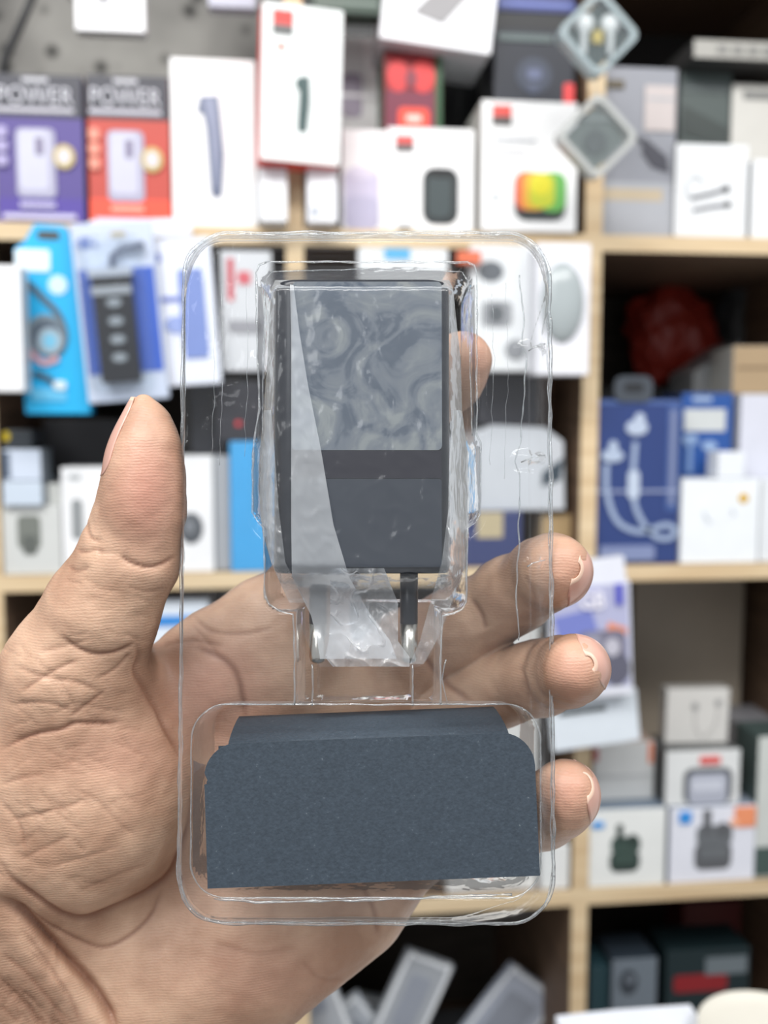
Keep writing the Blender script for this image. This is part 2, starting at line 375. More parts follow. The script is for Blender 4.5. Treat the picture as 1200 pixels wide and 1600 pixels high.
b.art('printed_line', [((200, 202, 206), 'r', 772, 216, 838, 222)]); b.art('printed_line', [((210, 210, 214), 'r', 772, 236, 822, 240)]); b.art('printed_mark', [((190, 196, 200), 'e', 774, 307, 6, 6)])
b.art('printed_speaker', [((60, 66, 66), 'rr', 804, 272, 884, 343, 18), ((226, 110, 80), 'rr', 804, 268, 842, 328, 16), ((110, 182, 92), 'rr', 842, 268, 884, 330, 16), ((226, 170, 70), 'rr', 815, 269, 852, 328, 12),
      ((198, 204, 66), 'rr', 826, 270, 866, 324, 14), ((226, 216, 60), 'e', 843, 288, 17, 16)])
cs = b
b = Item('dark_headphone_box', (772, 46, 899, 160), 'near-black box with a faint blue-grey picture and red tag on the rainbow speaker box', depth=0.08, yf=YF + 0.02, col=(26, 31, 44), side=(18, 20, 26), zb=cs.t + 0.0005)
b.art('printed_picture', [((50, 58, 76), 'e', 834, 112, 28, 26), ((92, 100, 130), 'rr', 823, 102, 846, 118, 6), ((66, 74, 96), 'rr', 824, 124, 842, 138, 5)])
b.art('printed_lines', [((84, 98, 98), 'r', 778, 54, 862, 64)])
b.art('red_tag', [((226, 64, 66), 'rr', 881, 122, 897, 156, 4)])
db = b
b = Item('navy_box', (776, -55, 898, 19), 'navy box cut by the top of the picture above the dark box', depth=0.08, yf=YF + 0.03, col=(58, 66, 120), side=(30, 34, 60))
b.art('printed_band', [((96, 110, 178), 'r', 780, 4, 900, 12)])
navy = b
b = Item('spacer_box', (770, 19, 898, 45), 'black flat box between the navy box and the dark headphone box', depth=0.09, yf=YF + 0.028, col=(22, 24, 28), zb=db.t + .0005)
b = Item('dark_filler_box', (690, 90, 775, 357), 'tall black box added to darken the bay deep behind the white speaker boxes', depth=0.12, on=ZA, yf=YF + 0.18, col=(24, 25, 28))  # black box added in place of the darkness behind the boxes
b = Item('dark_filler_box', (480, -60, 800, 358), 'wide black box added to darken the back of the middle bay', depth=0.08, on=ZA, yf=YF + 0.31, col=(32, 34, 36))  # second added black box, darkening the whole back of the bay
v, f = tube([on_y(62, -30, YF + .06), on_y(36, 30, YF + .06), on_y(8, 92, YF + .065), on_y(-10, 200, YF + .07)], .0045)
tag(mesh_obj('cable', v, f, mat((44, 44, 46), .5), None, smooth=True), 'dark cable drooping across the wall at the top left corner', 'cable')
# top centre bits
b = Item('hanging_white_pack', (116, -60, 226, 49), 'small white pack hanging at the top left above the power bank boxes', cat='pack', depth=0.02, yf=YF + 0.01, col=(248, 248, 250), side=(210, 210, 214))
b.art('printed_gadget', [((150, 150, 156), 'rr', 150, -20, 172, 6, 6), ((222, 222, 226), 'r', 176, 18, 208, 26)])
b = Item('hanging_pale_pack', (325, -50, 400, 12), 'pale grey pack edge hanging at the top beside the red-spined box', cat='pack', depth=0.02, yf=YF + 0.06, col=(188, 188, 204))
b = Item('hanging_green_pack', (486, -50, 600, 22), 'dark green pack hanging at the top above the lavender gadget card', cat='pack', depth=0.03, yf=YF + 0.0, col=(42, 62, 50))
b.art('printed_lines', [((120, 135, 126), 'r', 492, 2, 590, 8)])

# --- top row, right bay
b = Item('cable_box', (940, 105, 1056, 362), 'grey box printed with a dark cable adapter and pale sticker', depth=0.05, on=ZA, col=(146, 148, 156), side=(120, 120, 126), yf=YF + 0.015)
b.art('printed_panel', [((172, 174, 180), 'r', 942, 278, 1054, 361), ((192, 176, 150), 'r', 942, 288, 1036, 306)])
b.art('printed_adapter', [((74, 76, 84), 's', [(944, 160), (970, 190), (1008, 222)], 7), ((68, 68, 78), 'g', [(1006, 210), (1042, 238), (1046, 262), (1018, 254), (1002, 232)])])
b.art('sticker', [((196, 186, 184), 'r', 1005, 132, 1052, 200), ((168, 172, 178), 'r', 1008, 150, 1050, 154)]); b.art('printed_mark', [((90, 80, 60), 'r', 945, 126, 972, 138)])
b = Item('earphone_box', (1055, 225, 1168, 364), 'white box printed with black in-ear earphones standing right of the grey cable box', depth=0.06, on=ZA, col=(232, 234, 236), side=(150, 152, 152), yf=YF + 0.008)
b.art('printed_earphones', [((58, 60, 64), 'e', 1134, 291, 6, 6), ((58, 60, 64), 'e', 1137, 314, 6, 5), ((110, 112, 118), 's', [(1130, 292), (1108, 299), (1078, 306)], 6), ((130, 132, 138), 's', [(1132, 315), (1110, 318), (1082, 324)], 6),
      ((190, 194, 198), 's', [(1078, 306), (1070, 290), (1086, 272), (1098, 284)], 2.5)])
ebx = b
b = Item('slim_white_box', (1176, 250, 1260, 365), 'white box at the right edge of the top shelf', depth=0.06, on=ZA, col=(238, 240, 242), yf=YF + 0.006)
b = Item('tall_white_box', (1141, 132, 1250, 366), 'tall off-white box with grey writing behind the earphone box', depth=0.05, on=ZA, col=(208, 206, 200), side=(150, 150, 146), yf=YF + 0.085)
b.art('printed_lines', [((130, 130, 128), 'r', 1158, 142, 1240, 154)])
tw = b
b = Item('dark_green_box', (1060, 112, 1141, 366), 'dark grey-green box behind the earphone box', depth=0.05, on=ZA, col=(78, 88, 86), yf=YF + 0.09, side=(50, 54, 54))
b.art('printed_stripes', [((104, 112, 112), 'r', 1064, 128, 1136, 140), ((56, 64, 62), 'g', [(1066, 160), (1136, 190), (1136, 220), (1066, 200)])])
dg = b
b = Item('flat_grey_box', (1084, 64, 1250, 105), 'flat pale grey box lying on top of the stacked boxes at top right', depth=0.12, yf=YF + 0.05, col=(168, 166, 160), side=(66, 66, 66), zb=max(dg.t, tw.t) + 0.0005)
b.art('printed_lines', [((130, 130, 126), 'r', 1120 + 24 * k, 76, 1136 + 24 * k, 94) for k in range(4)])

# --- middle row, right bay
b = Item('neckband_box', (933, 624, 1062, 884), 'blue box printed with pale neckband earphones', depth=0.06, on=ZB, col=(44, 64, 120), side=(34, 48, 90), yf=YF + 0.008)
b.art('printed_header', [((78, 102, 158), 'r', 932, 626, 1060, 632), ((66, 92, 150), 'r', 1040, 634, 1058, 800), ((118, 128, 160), 'r', 1044, 640, 1054, 790), ((150, 160, 190), 'r', 932, 766, 1060, 770)])
pl = (156, 172, 200)
b.art('printed_earphones', [(pl, 's', [(946, 725), (948, 770), (965, 815), (1000, 832), (1040, 822), (1056, 830), (1050, 842), (1030, 842), (1010, 825), (992, 790), (988, 745), (990, 690)], 9),
      ((190, 202, 220), 'rr', 980, 735, 998, 780, 8), ((184, 196, 216), 'e', 992, 668, 17, 12), ((184, 196, 216), 'e', 996, 655, 8, 10), ((176, 190, 212), 'e', 955, 712, 17, 10), ((176, 190, 212), 'e', 956, 698, 7, 10)])
b.art('printed_caption', [((128, 140, 178), 'rr', 938, 854, 1024, 878, 5)])
b.art('hang_tab', [((70, 76, 84), 'rr', 955, 588, 1014, 628, 14), ((40, 42, 46), 'rr', 970, 598, 1000, 614, 6)])
b = Item('blue_box', (1062, 614, 1142, 884), 'brighter blue box with a white label, behind the white boxes on the middle shelf', depth=0.06, on=ZB, col=(40, 84, 156), side=(30, 50, 90), yf=YF + 0.05)
b.art('label_panel', [((204, 208, 208), 'r', 1066, 640, 1130, 676), ((160, 180, 210), 'r', 1078, 620, 1108, 628)])
b.art('printed_earphones', [((150, 176, 212), 'e', 1076, 690, 12, 9), ((150, 176, 212), 'e', 1106, 700, 12, 8), ((120, 150, 196), 'r', 1072, 690, 1080, 744)])
b = Item('white_dot_box', (1064, 748, 1186, 882), 'white box with a small yellow dot sticker standing on the middle shelf', depth=0.04, on=ZB, col=(236, 240, 244), side=(190, 194, 198), yf=YF + 0.004)
b.art('yellow_sticker', [((214, 172, 60), 'e', 1160, 779, 8, 8)])
b.art('printed_sketch', [((200, 206, 214), 's', [(1098, 800), (1104, 812), (1110, 816)], 4), ((200, 206, 214), 's', [(1142, 796), (1146, 806)], 4)])
wd = b
b = Item('small_white_box', (1122, 706, 1164, 748), 'small white box on top of the yellow dot box', depth=0.03, yf=YF + 0.008, col=(232, 236, 242), zb=wd.t + .0004)
b = Item('slim_white_box', (1188, 750, 1270, 882), 'plain white box at the right edge of the middle shelf beside the yellow dot box', depth=0.034, on=ZB, col=(226, 230, 234), yf=YF + 0.006)
s1 = b
b = Item('lilac_white_box', (1156, 616, 1240, 748), 'tall lilac-white box stacked on the right edge of the middle shelf', depth=0.04, yf=YF + 0.045, col=(214, 216, 228), side=(186, 188, 198), on=ZB)
lw_ = b
b = Item('cardboard_box', (1150, 540, 1290, 614), 'open kraft cardboard box lying above the lilac box', depth=0.10, yf=YF + 0.05, col=(172, 148, 116), side=(190, 190, 184), zb=lw_.t + 0.0005, yaw=-10)
b.art('printed_lines', [((120, 98, 74), 'r', 1156, 572, 1280, 575)])
b = Item('grey_parcel', (1080, 560, 1152, 884), 'grey-white parcel wedged behind the blue box', cat='parcel', depth=0.08, on=ZB, yf=YF + 0.16, col=(128, 130, 132), shape=[(1080, 884), (1080, 585), (1130, 545), (1152, 530), (1152, 884)])
# crumpled red bag deep in the bay
def lump(name, px, py, Y, sx, sy, sz, m, seed, label, cat, zbase=None, amp=0.25, parent=None, flat=1):
    bm = bmesh.new(); bmesh.ops.create_icosphere(bm, subdivisions=5, radius=1)
    for v in bm.verts:
        n = noise.fractal(v.co * 1.3 + Vector((seed, 0, 0)), 1.0, 2.0, 4)
        c = noise.noise(v.co * 4 + Vector((0, seed, 0)))
        v.co *= 1 + amp * n + 0.12 * abs(c)
        v.co.x *= sx; v.co.y *= sy; v.co.z *= sz
    me = bpy.data.meshes.new(name); bm.to_mesh(me); bm.free(); me.materials.append(m)
    for p in me.polygons: p.use_smooth = True
    zmin = min(v.co.z for v in me.vertices)
    for v in me.vertices: v.co.z -= zmin
    q = on_y(px, py, Y); o = bpy.data.objects.new(name, me); COL.objects.link(o)
    o.location = (q.x, Y, zbase if zbase is not None else q.z - sz)
    return tag(o, label, cat)
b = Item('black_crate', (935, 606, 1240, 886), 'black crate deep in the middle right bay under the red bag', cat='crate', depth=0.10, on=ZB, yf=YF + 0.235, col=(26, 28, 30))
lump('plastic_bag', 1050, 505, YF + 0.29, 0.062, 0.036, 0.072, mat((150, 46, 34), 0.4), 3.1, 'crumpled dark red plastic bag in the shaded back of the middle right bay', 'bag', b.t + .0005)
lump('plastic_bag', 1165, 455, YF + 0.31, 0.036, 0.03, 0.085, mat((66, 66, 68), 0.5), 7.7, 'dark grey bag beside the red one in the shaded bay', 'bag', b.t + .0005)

# --- middle row, centre bay (around the plastic tray)
b = Item('mouse_box', (838, 380, 922, 586), 'white box with a big pale oval mouse, hanging in front of the upright', depth=0.035, yf=YF - 0.05, col=(234, 234, 240), side=(214, 214, 220), rough=.35)
bm = bmesh.new(); bmesh.ops.create_uvsphere(bm, u_segments=32, v_segments=20, radius=1)
for v in bm.verts: v.co = (v.co.x * 0.0235, v.co.y * 0.012, v.co.z * 0.042)
me = bpy.data.meshes.new('mouse'); bm.to_mesh(me); bm.free(); me.materials.append(mat((168, 176, 178), 0.18))
for p in me.polygons: p.use_smooth = True
mo = bpy.data.objects.new('moulded_mouse', me); COL.objects.link(mo); mo.parent = b.e; q = b.p(878, 472); mo.location = (q[0], 0, q[1])
b = Item('webcam_box', (735, 382, 830, 580), 'white box with grey camera shapes seen through the clear tray beside the mouse box', depth=0.018, yf=YF - 0.02, col=(226, 228, 230))
b.art('printed_camera', [((96, 100, 106), 'e', 766, 424, 20, 16), ((150, 152, 156), 'rr', 752, 470, 800, 510, 10), ((90, 94, 98), 'e', 775, 490, 12, 14), ((140, 142, 146), 'e', 806, 546, 16, 16)])
b = Item('orange_tag', (715, 392, 752, 412), 'orange label pack under the shelf edge behind the tray top', cat='pack', depth=0.008, yf=YF - 0.032, col=(224, 112, 74))
b = Item('white_pack', (560, 388, 700, 520), 'white pack with blue tag hidden behind the charger', cat='pack', depth=0.02, yf=YF - 0.022, col=(228, 230, 232))
b.art('blue_tag', [((96, 176, 220), 'r', 600, 388, 640, 406)])
b = Item('navy_pack', (720, 800, 815, 905), 'navy pack with a beige panel behind the tray', cat='pack', depth=0.09, on=ZB, yf=YF + 0.01, col=(52, 62, 108))
b.art('beige_panel', [((186, 172, 140), 'r', 745, 800, 785, 850)])
nvp = b
b = Item('white_pouch', (705, 664, 884, 800), 'pale grey-white pouches piled in the centre bay', cat='pouch', depth=0.07, yf=YF + 0.02, col=(196, 200, 206), zb=nvp.t + .0004, shape=[(705, 800), (705, 690), (770, 664), (850, 668), (880, 690), (884, 800)])
b.art('dark_fold', [((62, 74, 84), 'g', [(846, 740), (880, 716), (876, 752), (846, 762)])])
pch = b
b = Item('dark_case', (745, 585, 842, 668), 'dark soft case behind the tray in the centre bay', cat='case', depth=0.06, yf=YF + 0.03, col=(42, 42, 50), zb=pch.t + .0004)
b = Item('brown_carton', (790, 585, 878, 905), 'brown carton at the right of the centre bay beside the upright', depth=0.10, on=ZB, yf=YF + 0.12, col=(92, 64, 48))
b = Item('low_tan_box', (846, 804, 893, 905), 'little tan box low in the centre bay next to the upright', depth=0.05, on=ZB, yf=YF + 0.03, col=(176, 150, 110))

# --- left bay, hung packs
def nail(px, py, Y):
    """a wire hook nailed under the shelf edge"""
    return None
b = Item('cable_pack', (22, 352, 138, 648), 'bright blue hanging cable pack with a coiled cable photo and die-cut handle', cat='pack', depth=0.02, yf=YF - 0.03, col=(30, 176, 232), side=(24, 140, 196), rot=1.2,
         shape=[(34, 648), (138, 646), (122, 386), (112, 378), (100, 352), (52, 350), (36, 378), (20, 390)])
b.art('hanger_hole', [((70, 66, 60), 'rr', 56, 361, 92, 374, 8)])
b.art('white_label', [((226, 240, 248), 'rr', 22, 390, 76, 424, 4)]); b.art('round_sticker', [((206, 232, 248), 'e', 88, 444, 15, 15)]); b.art('printed_caption', [((100, 190, 232), 'rr', 44, 606, 100, 626, 3)])
b.art('printed_cable', [((84, 96, 108), 's', [(38, 440), (62, 462), (88, 490), (98, 520), (92, 545), (72, 560)], 9), ((124, 140, 150), 'e', 68, 522, 30, 32), ((86, 98, 112), 'e', 70, 524, 25, 26), ((202, 160, 170), 's', [(42, 548), (64, 566), (88, 558)], 9),
      ((158, 176, 188), 'e', 75, 532, 20, 21), ((120, 190, 220), 'e', 75, 532, 11, 12), ((70, 86, 100), 's', [(50, 582), (70, 590), (84, 600)], 8), ((216, 230, 236), 'rr', 80, 594, 100, 608, 5)])
b = Item('white_pack', (-30, 414, 34, 612), 'white boxed pack hanging at the left edge in front of the blue cable pack', cat='pack', depth=0.03, yf=YF - 0.07, col=(242, 243, 245), side=(200, 204, 208))
b = Item('hub_pack', (134, 346, 262, 626), 'blue and white card with a black four-port hub in a clear blister', cat='pack', depth=0.006, yf=YF - 0.045, col=(196, 206, 226), side=(180, 190, 206), rot=-4.5, body='card')
b.art('printed_panel', [((60, 96, 190), 'r', 142, 418, 258, 582)])
b.art('printed_logo', [((110, 130, 190), 'rr', 146, 368, 164, 386, 6), ((110, 130, 190), 'r', 168, 376, 174, 384)])
b.art('gold_tab', [((166, 152, 110), 'rr', 196, 362, 220, 372, 3)])
q = b.p(193, 515)
bx = mesh_obj('usb_hub', *prism(rrect(q[0] - .019, q[1] - .052, q[0] + .019, q[1] + .052, .003), -0.016, -0.003), mat((22, 24, 32), .45), b.e)
pv = []; pf = []
for k in range(4):
    z = q[1] - 0.028 + k * 0.018; v, f = prism(ell(q[0] + .001, z, .0075, .0045, 14), -0.0175, -0.016); o_ = len(pv); pv += v; pf += [[i + o_ for i in r_] for r_ in f]
hubp = mesh_obj('port_light', pv, pf, mat((140, 148, 156)), b.e)
hc = mesh_obj('silver_plate', *prism([(q[0] - .020, q[1] + .034), (q[0] + .019, q[1] + .034), (q[0] + .019, q[1] + .042), (q[0] - .020, q[1] + .042)], -0.0175, -0.016), mat((150, 156, 164), .3), b.e)
hc = mesh_obj('silver_cap', *prism([(q[0] - .022, q[1] + .052), (q[0] + .021, q[1] + .052), (q[0] + .021, q[1] + .060), (q[0] - .022, q[1] + .060)], -0.0165, -0.003), mat((168, 176, 190), .3), b.e)
v, f = tube([(q[0] + .001, -.008, q[1] + .060), (q[0] + .002, -.008, q[1] + .072), (q[0] + .012, -.008, q[1] + .080), (q[0] + .035, -.008, q[1] + .082)], 0.003)
mesh_obj('hub_cable', v, f, mat((96, 104, 126), .5), b.e, smooth=True)
x0_, x1_ = -b.w / 2, b.w / 2
mesh_obj('clear_blister', *prism(rrect(q[0] - .03, q[1] - .062, q[0] + .032, q[1] + .09, .008), -0.022, -0.002), M_TRAY, b.e)
b = Item('blue_print_pack', (238, 372, 345, 602), 'white card with small blue prints hanging behind the left edge of the tray', cat='pack', depth=0.008, yf=YF - 0.03, col=(228, 232, 244), rot=-4, side=(200, 206, 220), body='card')
b.art('printed_logo', [((120, 136, 200), 'rr', 250, 394, 268, 408, 5), ((110, 126, 196), 'r', 254, 462, 300, 470), ((150, 166, 216), 'e', 282, 506, 18, 14), ((120, 140, 200), 'rr', 290, 420, 330, 560, 6)])
b = Item('header_pack', (140, 342, 300, 372), 'pale header strip of cards hanging from the shelf edge above the hub pack', cat='pack', depth=0.004, yf=YF - 0.018, col=(226, 230, 240), rot=-3)
b = Item('white_card', (345, 392, 425, 580), 'white card with a red print seen through the left of the clear tray', cat='pack', depth=0.008, yf=YF - 0.01, col=(206, 208, 212))
b.art('printed_red', [((196, 72, 84), 'r', 356, 404, 366, 470), ((206, 96, 106), 'rr', 372, 424, 392, 444, 4), ((150, 150, 156), 'r', 356, 500, 410, 520)])
b = Item('black_pouch', (296, 398, 350, 708), 'black soft pouch hanging between white cards at the left of the tray', cat='pouch', depth=0.03, yf=YF + 0.04, col=(34, 36, 46))
b = Item('blue_pack', (360, 690, 428, 905), 'sky blue upright pack seen through the tray left of the charger', cat='pack', depth=0.03, on=ZB, yf=YF + 0.0, col=(64, 160, 220))
b = Item('black_case', (340, 596, 428, 690), 'small black case on top of the sky blue pack, seen through the tray', cat='case', depth=0.03, yf=YF + 0.002, col=(40, 40, 48), zb=b.t + .0004)
b.art('red_dot', [((200, 50, 60), 'e', 372, 662, 5, 5)])
# --- left bay, standing on the middle shelf
b = Item('camera_box', (4, 790, 96, 906), 'white box with a dark device print at the left end of the middle shelf', depth=0.06, on=ZB, col=(206, 208, 206), side=(180, 180, 180), yf=YF + 0.004)
b.art('printed_device', [((120, 124, 118), 'rr', 28, 806, 64, 862, 8), ((96, 100, 96), 'rr', 36, 840, 58, 872, 6)])
cb = b
b = Item('white_blue_stack', (4, 752, 66, 790), 'flat bluish-white box lying on the camera box', depth=0.08, yf=YF - 0.004, col=(200, 212, 226), side=(120, 130, 140), zb=cb.t + .0004)
wb = b
b = Item('window_box', (4, 702, 64, 752), 'bluish-white box with a dark window on the left stack', depth=0.05, yf=YF + 0.0, col=(206, 216, 232), side=(140, 150, 160), zb=wb.t + .0004)
b.art('dark_window', [((96, 108, 126), 'r', 5, 706, 16, 748)])
wb2 = b
b = Item('black_yellow_pack', (4, 672, 50, 702), 'dark pack with a yellow corner on top of the left stack', cat='pack', depth=0.05, yf=YF + 0.01, col=(60, 66, 72), zb=wb2.t + .0004)
b.art('yellow_corner', [((226, 196, 30), 'e', 10, 682, 6, 8)])
b = Item('tall_white_box', (97, 730, 196, 907), 'white box with a grey handset print behind the thumb', depth=0.05, on=ZB, col=(240, 241, 243), side=(210, 212, 214), yf=YF + 0.006)
b.art('printed_handset', [((146, 150, 152), 'rr', 112, 782, 130, 850, 8), ((176, 180, 182), 'r', 110, 742, 128, 750)])
b = Item('low_pale_box', (62, 756, 97, 905), 'narrow pale box between the camera box and the handset box', depth=0.05, on=ZB, col=(222, 224, 220), yf=YF + 0.02)
b.art('yellow_green_mark', [((190, 196, 96), 'r', 66, 764, 74, 776)])
b = Item('round_lens_box', (198, 712, 334, 905), 'white box printed with a dark round lens seen through the tray edge', depth=0.05, on=ZB, col=(238, 238, 240), side=(210, 212, 214), yf=YF + 0.004)
b.art('printed_lens', [((80, 84, 90), 'e', 298, 832, 19, 26), ((120, 124, 130), 'e', 296, 828, 9, 12)])
b = Item('grey_pack', (336, 712, 360, 905), 'thin grey pack between the lens box and the sky blue pack', cat='pack', depth=0.04, on=ZB, col=(166, 168, 172), yf=YF + 0.01)
b = Item('dark_gear', (70, 655, 235, 905), 'black gear box pushed back above the white boxes', depth=0.08, yf=YF + 0.12, col=(50, 50, 54), on=ZB)
# lower left bay
b = Item('blue_white_pack', (232, 938, 330, 1395), 'white and blue pack visible between thumb and palm', cat='pack', depth=0.06, yf=YF + 0.02, col=(226, 234, 244), on=ZC)
b.art('blue_band', [((60, 140, 216), 'r', 234, 960, 328, 976)])

# --- third row, right bay
b = Item('gamepad_card', (868, 872, 992, 1090), 'white and purple gamepad card hanging over the shelf edge', cat='pack', depth=0.014, yf=YF - 0.07, col=(226, 228, 238), side=(200, 204, 214), rot=-3, body='card',
         shape=[(862, 1090), (992, 1090), (992, 912), (986, 908), (984, 872), (870, 880)])
b.art('printed_panel', [((176, 178, 208), 'r', 868, 914, 988, 1074), ((118, 128, 196), 'g', [(870, 960), (930, 950), (940, 990), (880, 1000)]), ((226, 142, 104), 'g', [(956, 972), (984, 984), (984, 994), (952, 988)]), ((150, 150, 186), 'g', [(872, 1004), (905, 1010), (925, 1068), (880, 1070)])])
b.art('printed_gamepad', [((118, 116, 134), 'rr', 906, 985, 982, 1040, 14), ((70, 72, 86), 'e', 934, 1030, 22, 18), ((96, 96, 112), 'e', 966, 1046, 22, 26), ((148, 148, 166), 'e', 930, 1000, 14, 12), ((190, 188, 200), 'e', 960, 1012, 12, 14)])
b.art('hanger_hole', [((96, 120, 108), 'rr', 896, 890, 926, 899, 4)])
b.text('GB', (912, 922, 950, 950), (238, 236, 246)); b.art('printed_bar', [((78, 82, 190), 'r', 968, 914, 978, 946)])
b = Item('white_card', (866, 1084, 1002, 1166), 'white card sloping under the gamepad card', cat='pack', depth=0.01, yf=YF - 0.05, col=(224, 232, 240), rot=-6)
b.art('dark_stripe', [((58, 66, 68), 'r', 880, 1104, 952, 1111)])
b = Item('white_tray_box', (926, 1162, 1022, 1252), 'grey-white box with an orange strip above the green earbud box', depth=0.09, yf=YF + 0.03, col=(206, 208, 208), side=(190, 168, 156))
b.art('orange_strip', [((226, 132, 96), 'r', 1012, 1164, 1019, 1196), ((176, 96, 96), 'r', 926, 1170, 934, 1190), ((186, 188, 190), 'r', 928, 1212, 1018, 1216)])
wtb = b
b = Item('green_earbud_box', (918, 1264, 1040, 1384), 'white box with a dark green open earbud case and blue tag', depth=0.06, on=ZC, col=(234, 236, 234), side=(120, 134, 150), yf=YF + 0.004)
def buds(b, cx, cy, s, c, c2):
    b.art('printed_earbud_case', [(c, 'rr', cx - 24 * s, cy + 2, cx + 24 * s, cy + 36 * s, 14), (c2, 'rr', cx - 22 * s, cy - 20 * s, cx + 24 * s, cy + 6, 10), (c, 'rr', cx - 14 * s, cy - 40 * s, cx - 4 * s, cy - 10, 4), (c, 'e', cx + 12 * s, cy - 14 * s, 9 * s, 9 * s), (c2, 'rr', cx - 18 * s, cy + 8, cx + 18 * s, cy + 22 * s, 6)])
buds(b, 976, 1326, .98, (52, 66, 62), (66, 84, 78)); b.art('blue_tag', [((52, 150, 224), 'r', 924, 1282, 942, 1291)])
gb = b
wtb.e.location.z = gb.t + 0.0005
b = Item('grey_earbud_box', (1046, 1260, 1180, 1374), 'lilac-white box with a grey open earbud case, blue square and orange tag', depth=0.06, on=ZC, col=(230, 232, 242), side=(150, 160, 176), yf=YF + 0.004)
buds(b, 1114, 1312, 1.2, (96, 98, 102), (108, 112, 116))
b.art('blue_tag', [((52, 146, 224), 'r', 1060, 1266, 1078, 1283)]); b.art('orange_tag', [((240, 152, 110), 'r', 1146, 1262, 1178, 1292), ((248, 190, 160), 'r', 1140, 1280, 1150, 1290)])
yb = b
b = Item('outlined_device_box', (1040, 1172, 1156, 1258), 'white box in a clear case with a rounded black outlined device and red label', depth=0.06, yf=YF + 0.008, col=(226, 228, 228), side=(90, 92, 92), zb=yb.t + .0005)
b.art('printed_device', [((90, 94, 100), 'rr', 1068, 1200, 1144, 1256, 16), ((178, 182, 196), 'rr', 1076, 1208, 1136, 1256, 10), ((204, 208, 220), 'rr', 1080, 1218, 1130, 1236, 8)])
b.art('red_label', [((222, 96, 92), 'rr', 1092, 1182, 1124, 1194, 3)])
od = b
b = Item('tilted_earphone_box', (1040, 1076, 1138, 1168), 'pale box with faint earphone print standing on the outlined device box', depth=0.02, yf=YF + 0.03, col=(212, 210, 206), side=(170, 168, 164), zb=od.t + .0005, rot=1)
b.art('printed_earphones', [((150, 150, 150), 'e', 1084, 1106, 5, 7), ((150, 150, 150), 'e', 1120, 1100, 5, 6), ((190, 188, 186), 's', [(1084, 1110), (1086, 1140), (1096, 1156)], 2), ((190, 188, 186), 's', [(1120, 1104), (1116, 1136), (1100, 1156)], 2)])
b = Item('green_edge_box', (1182, 1150, 1270, 1366), 'grey-green box at the right edge of the lower shelf', depth=0.06, on=ZC, col=(206, 210, 206), side=(70, 84, 82), yf=YF + 0.006)
b.art('dark_print', [((70, 88, 84), 'rr', 1182, 1318, 1240, 1362, 4)])
b = Item('pale_box', (1150, 1128, 1280, 1386), 'pale flat parcel behind the stacked earbud boxes', depth=0.08, on=ZC, col=(150, 150, 156), yf=YF + 0.14)
b = Item('brown_board', (985, 900, 1155, 1390), 'upright grey-brown cardboard sheet at the back of the third shelf', cat='cardboard', depth=0.01, on=ZC, col=(176, 164, 148), yf=YF + 0.22)
b = Item('white_box', (846, 1322, 890, 1388), 'white box corner left of the upright on the lower shelf', depth=0.06, on=ZC, col=(230, 232, 232), yf=YF + 0.006)

b = Item('tall_pale_box', (700, 960, 840, 1392), 'tall pale box on the lower shelf, glimpsed between the middle and ring fingers', depth=0.08, on=ZC, col=(232, 232, 230), yf=YF + 0.01)
# --- bottom row
ZF = ZG
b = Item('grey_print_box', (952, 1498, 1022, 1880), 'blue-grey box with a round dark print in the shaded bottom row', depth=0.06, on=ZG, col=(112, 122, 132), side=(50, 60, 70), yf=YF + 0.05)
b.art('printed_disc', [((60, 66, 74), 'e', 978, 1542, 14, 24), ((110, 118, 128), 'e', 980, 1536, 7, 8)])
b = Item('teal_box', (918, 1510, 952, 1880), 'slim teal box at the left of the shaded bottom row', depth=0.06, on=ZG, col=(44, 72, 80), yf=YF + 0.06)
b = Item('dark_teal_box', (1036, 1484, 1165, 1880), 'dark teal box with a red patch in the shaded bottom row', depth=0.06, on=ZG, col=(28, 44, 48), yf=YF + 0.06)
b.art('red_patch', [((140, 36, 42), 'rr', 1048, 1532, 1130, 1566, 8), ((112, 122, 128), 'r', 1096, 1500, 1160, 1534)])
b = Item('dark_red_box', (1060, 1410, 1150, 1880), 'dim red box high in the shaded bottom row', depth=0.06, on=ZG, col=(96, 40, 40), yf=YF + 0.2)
# pile of clear packs in the bottom centre bay
b = Item('bin', (485, 1740, 840, 1880), 'dark bin under the pile of packs in the bottom centre bay', cat='bin', depth=0.2, on=ZG, yf=YF + 0.02, col=(60, 62, 66))
pk = [((470, 1500, 560, 1640), 20, (204, 210, 218), 'white crumpled pack leaning at the left of the bottom pile'),
      ((560, 1488, 640, 1660), -24, (190, 196, 204), 'pale pack with a grey rim lying across the bottom pile'),
      ((590, 1540, 660, 1700), 34, (214, 222, 232), 'white folded pack in the middle of the bottom pile'),
      ((660, 1500, 760, 1700), -38, (200, 208, 224), 'bluish-white long pack slanting in the bottom pile'),
      ((745, 1520, 820, 1700), -34, (190, 196, 212), 'lavender-grey pack slanting at the right of the bottom pile'),
      ((700, 1585, 790, 1720), 52, (206, 212, 224), 'pale pack lying flat low in the bottom pile'),
      ((600, 1600, 660, 1730), -50, (220, 224, 232), 'white bag corner low in the bottom pile'),
      ((520, 1560, 600, 1700), -16, (180, 190, 196), 'grey-green pack low in the bottom pile')]
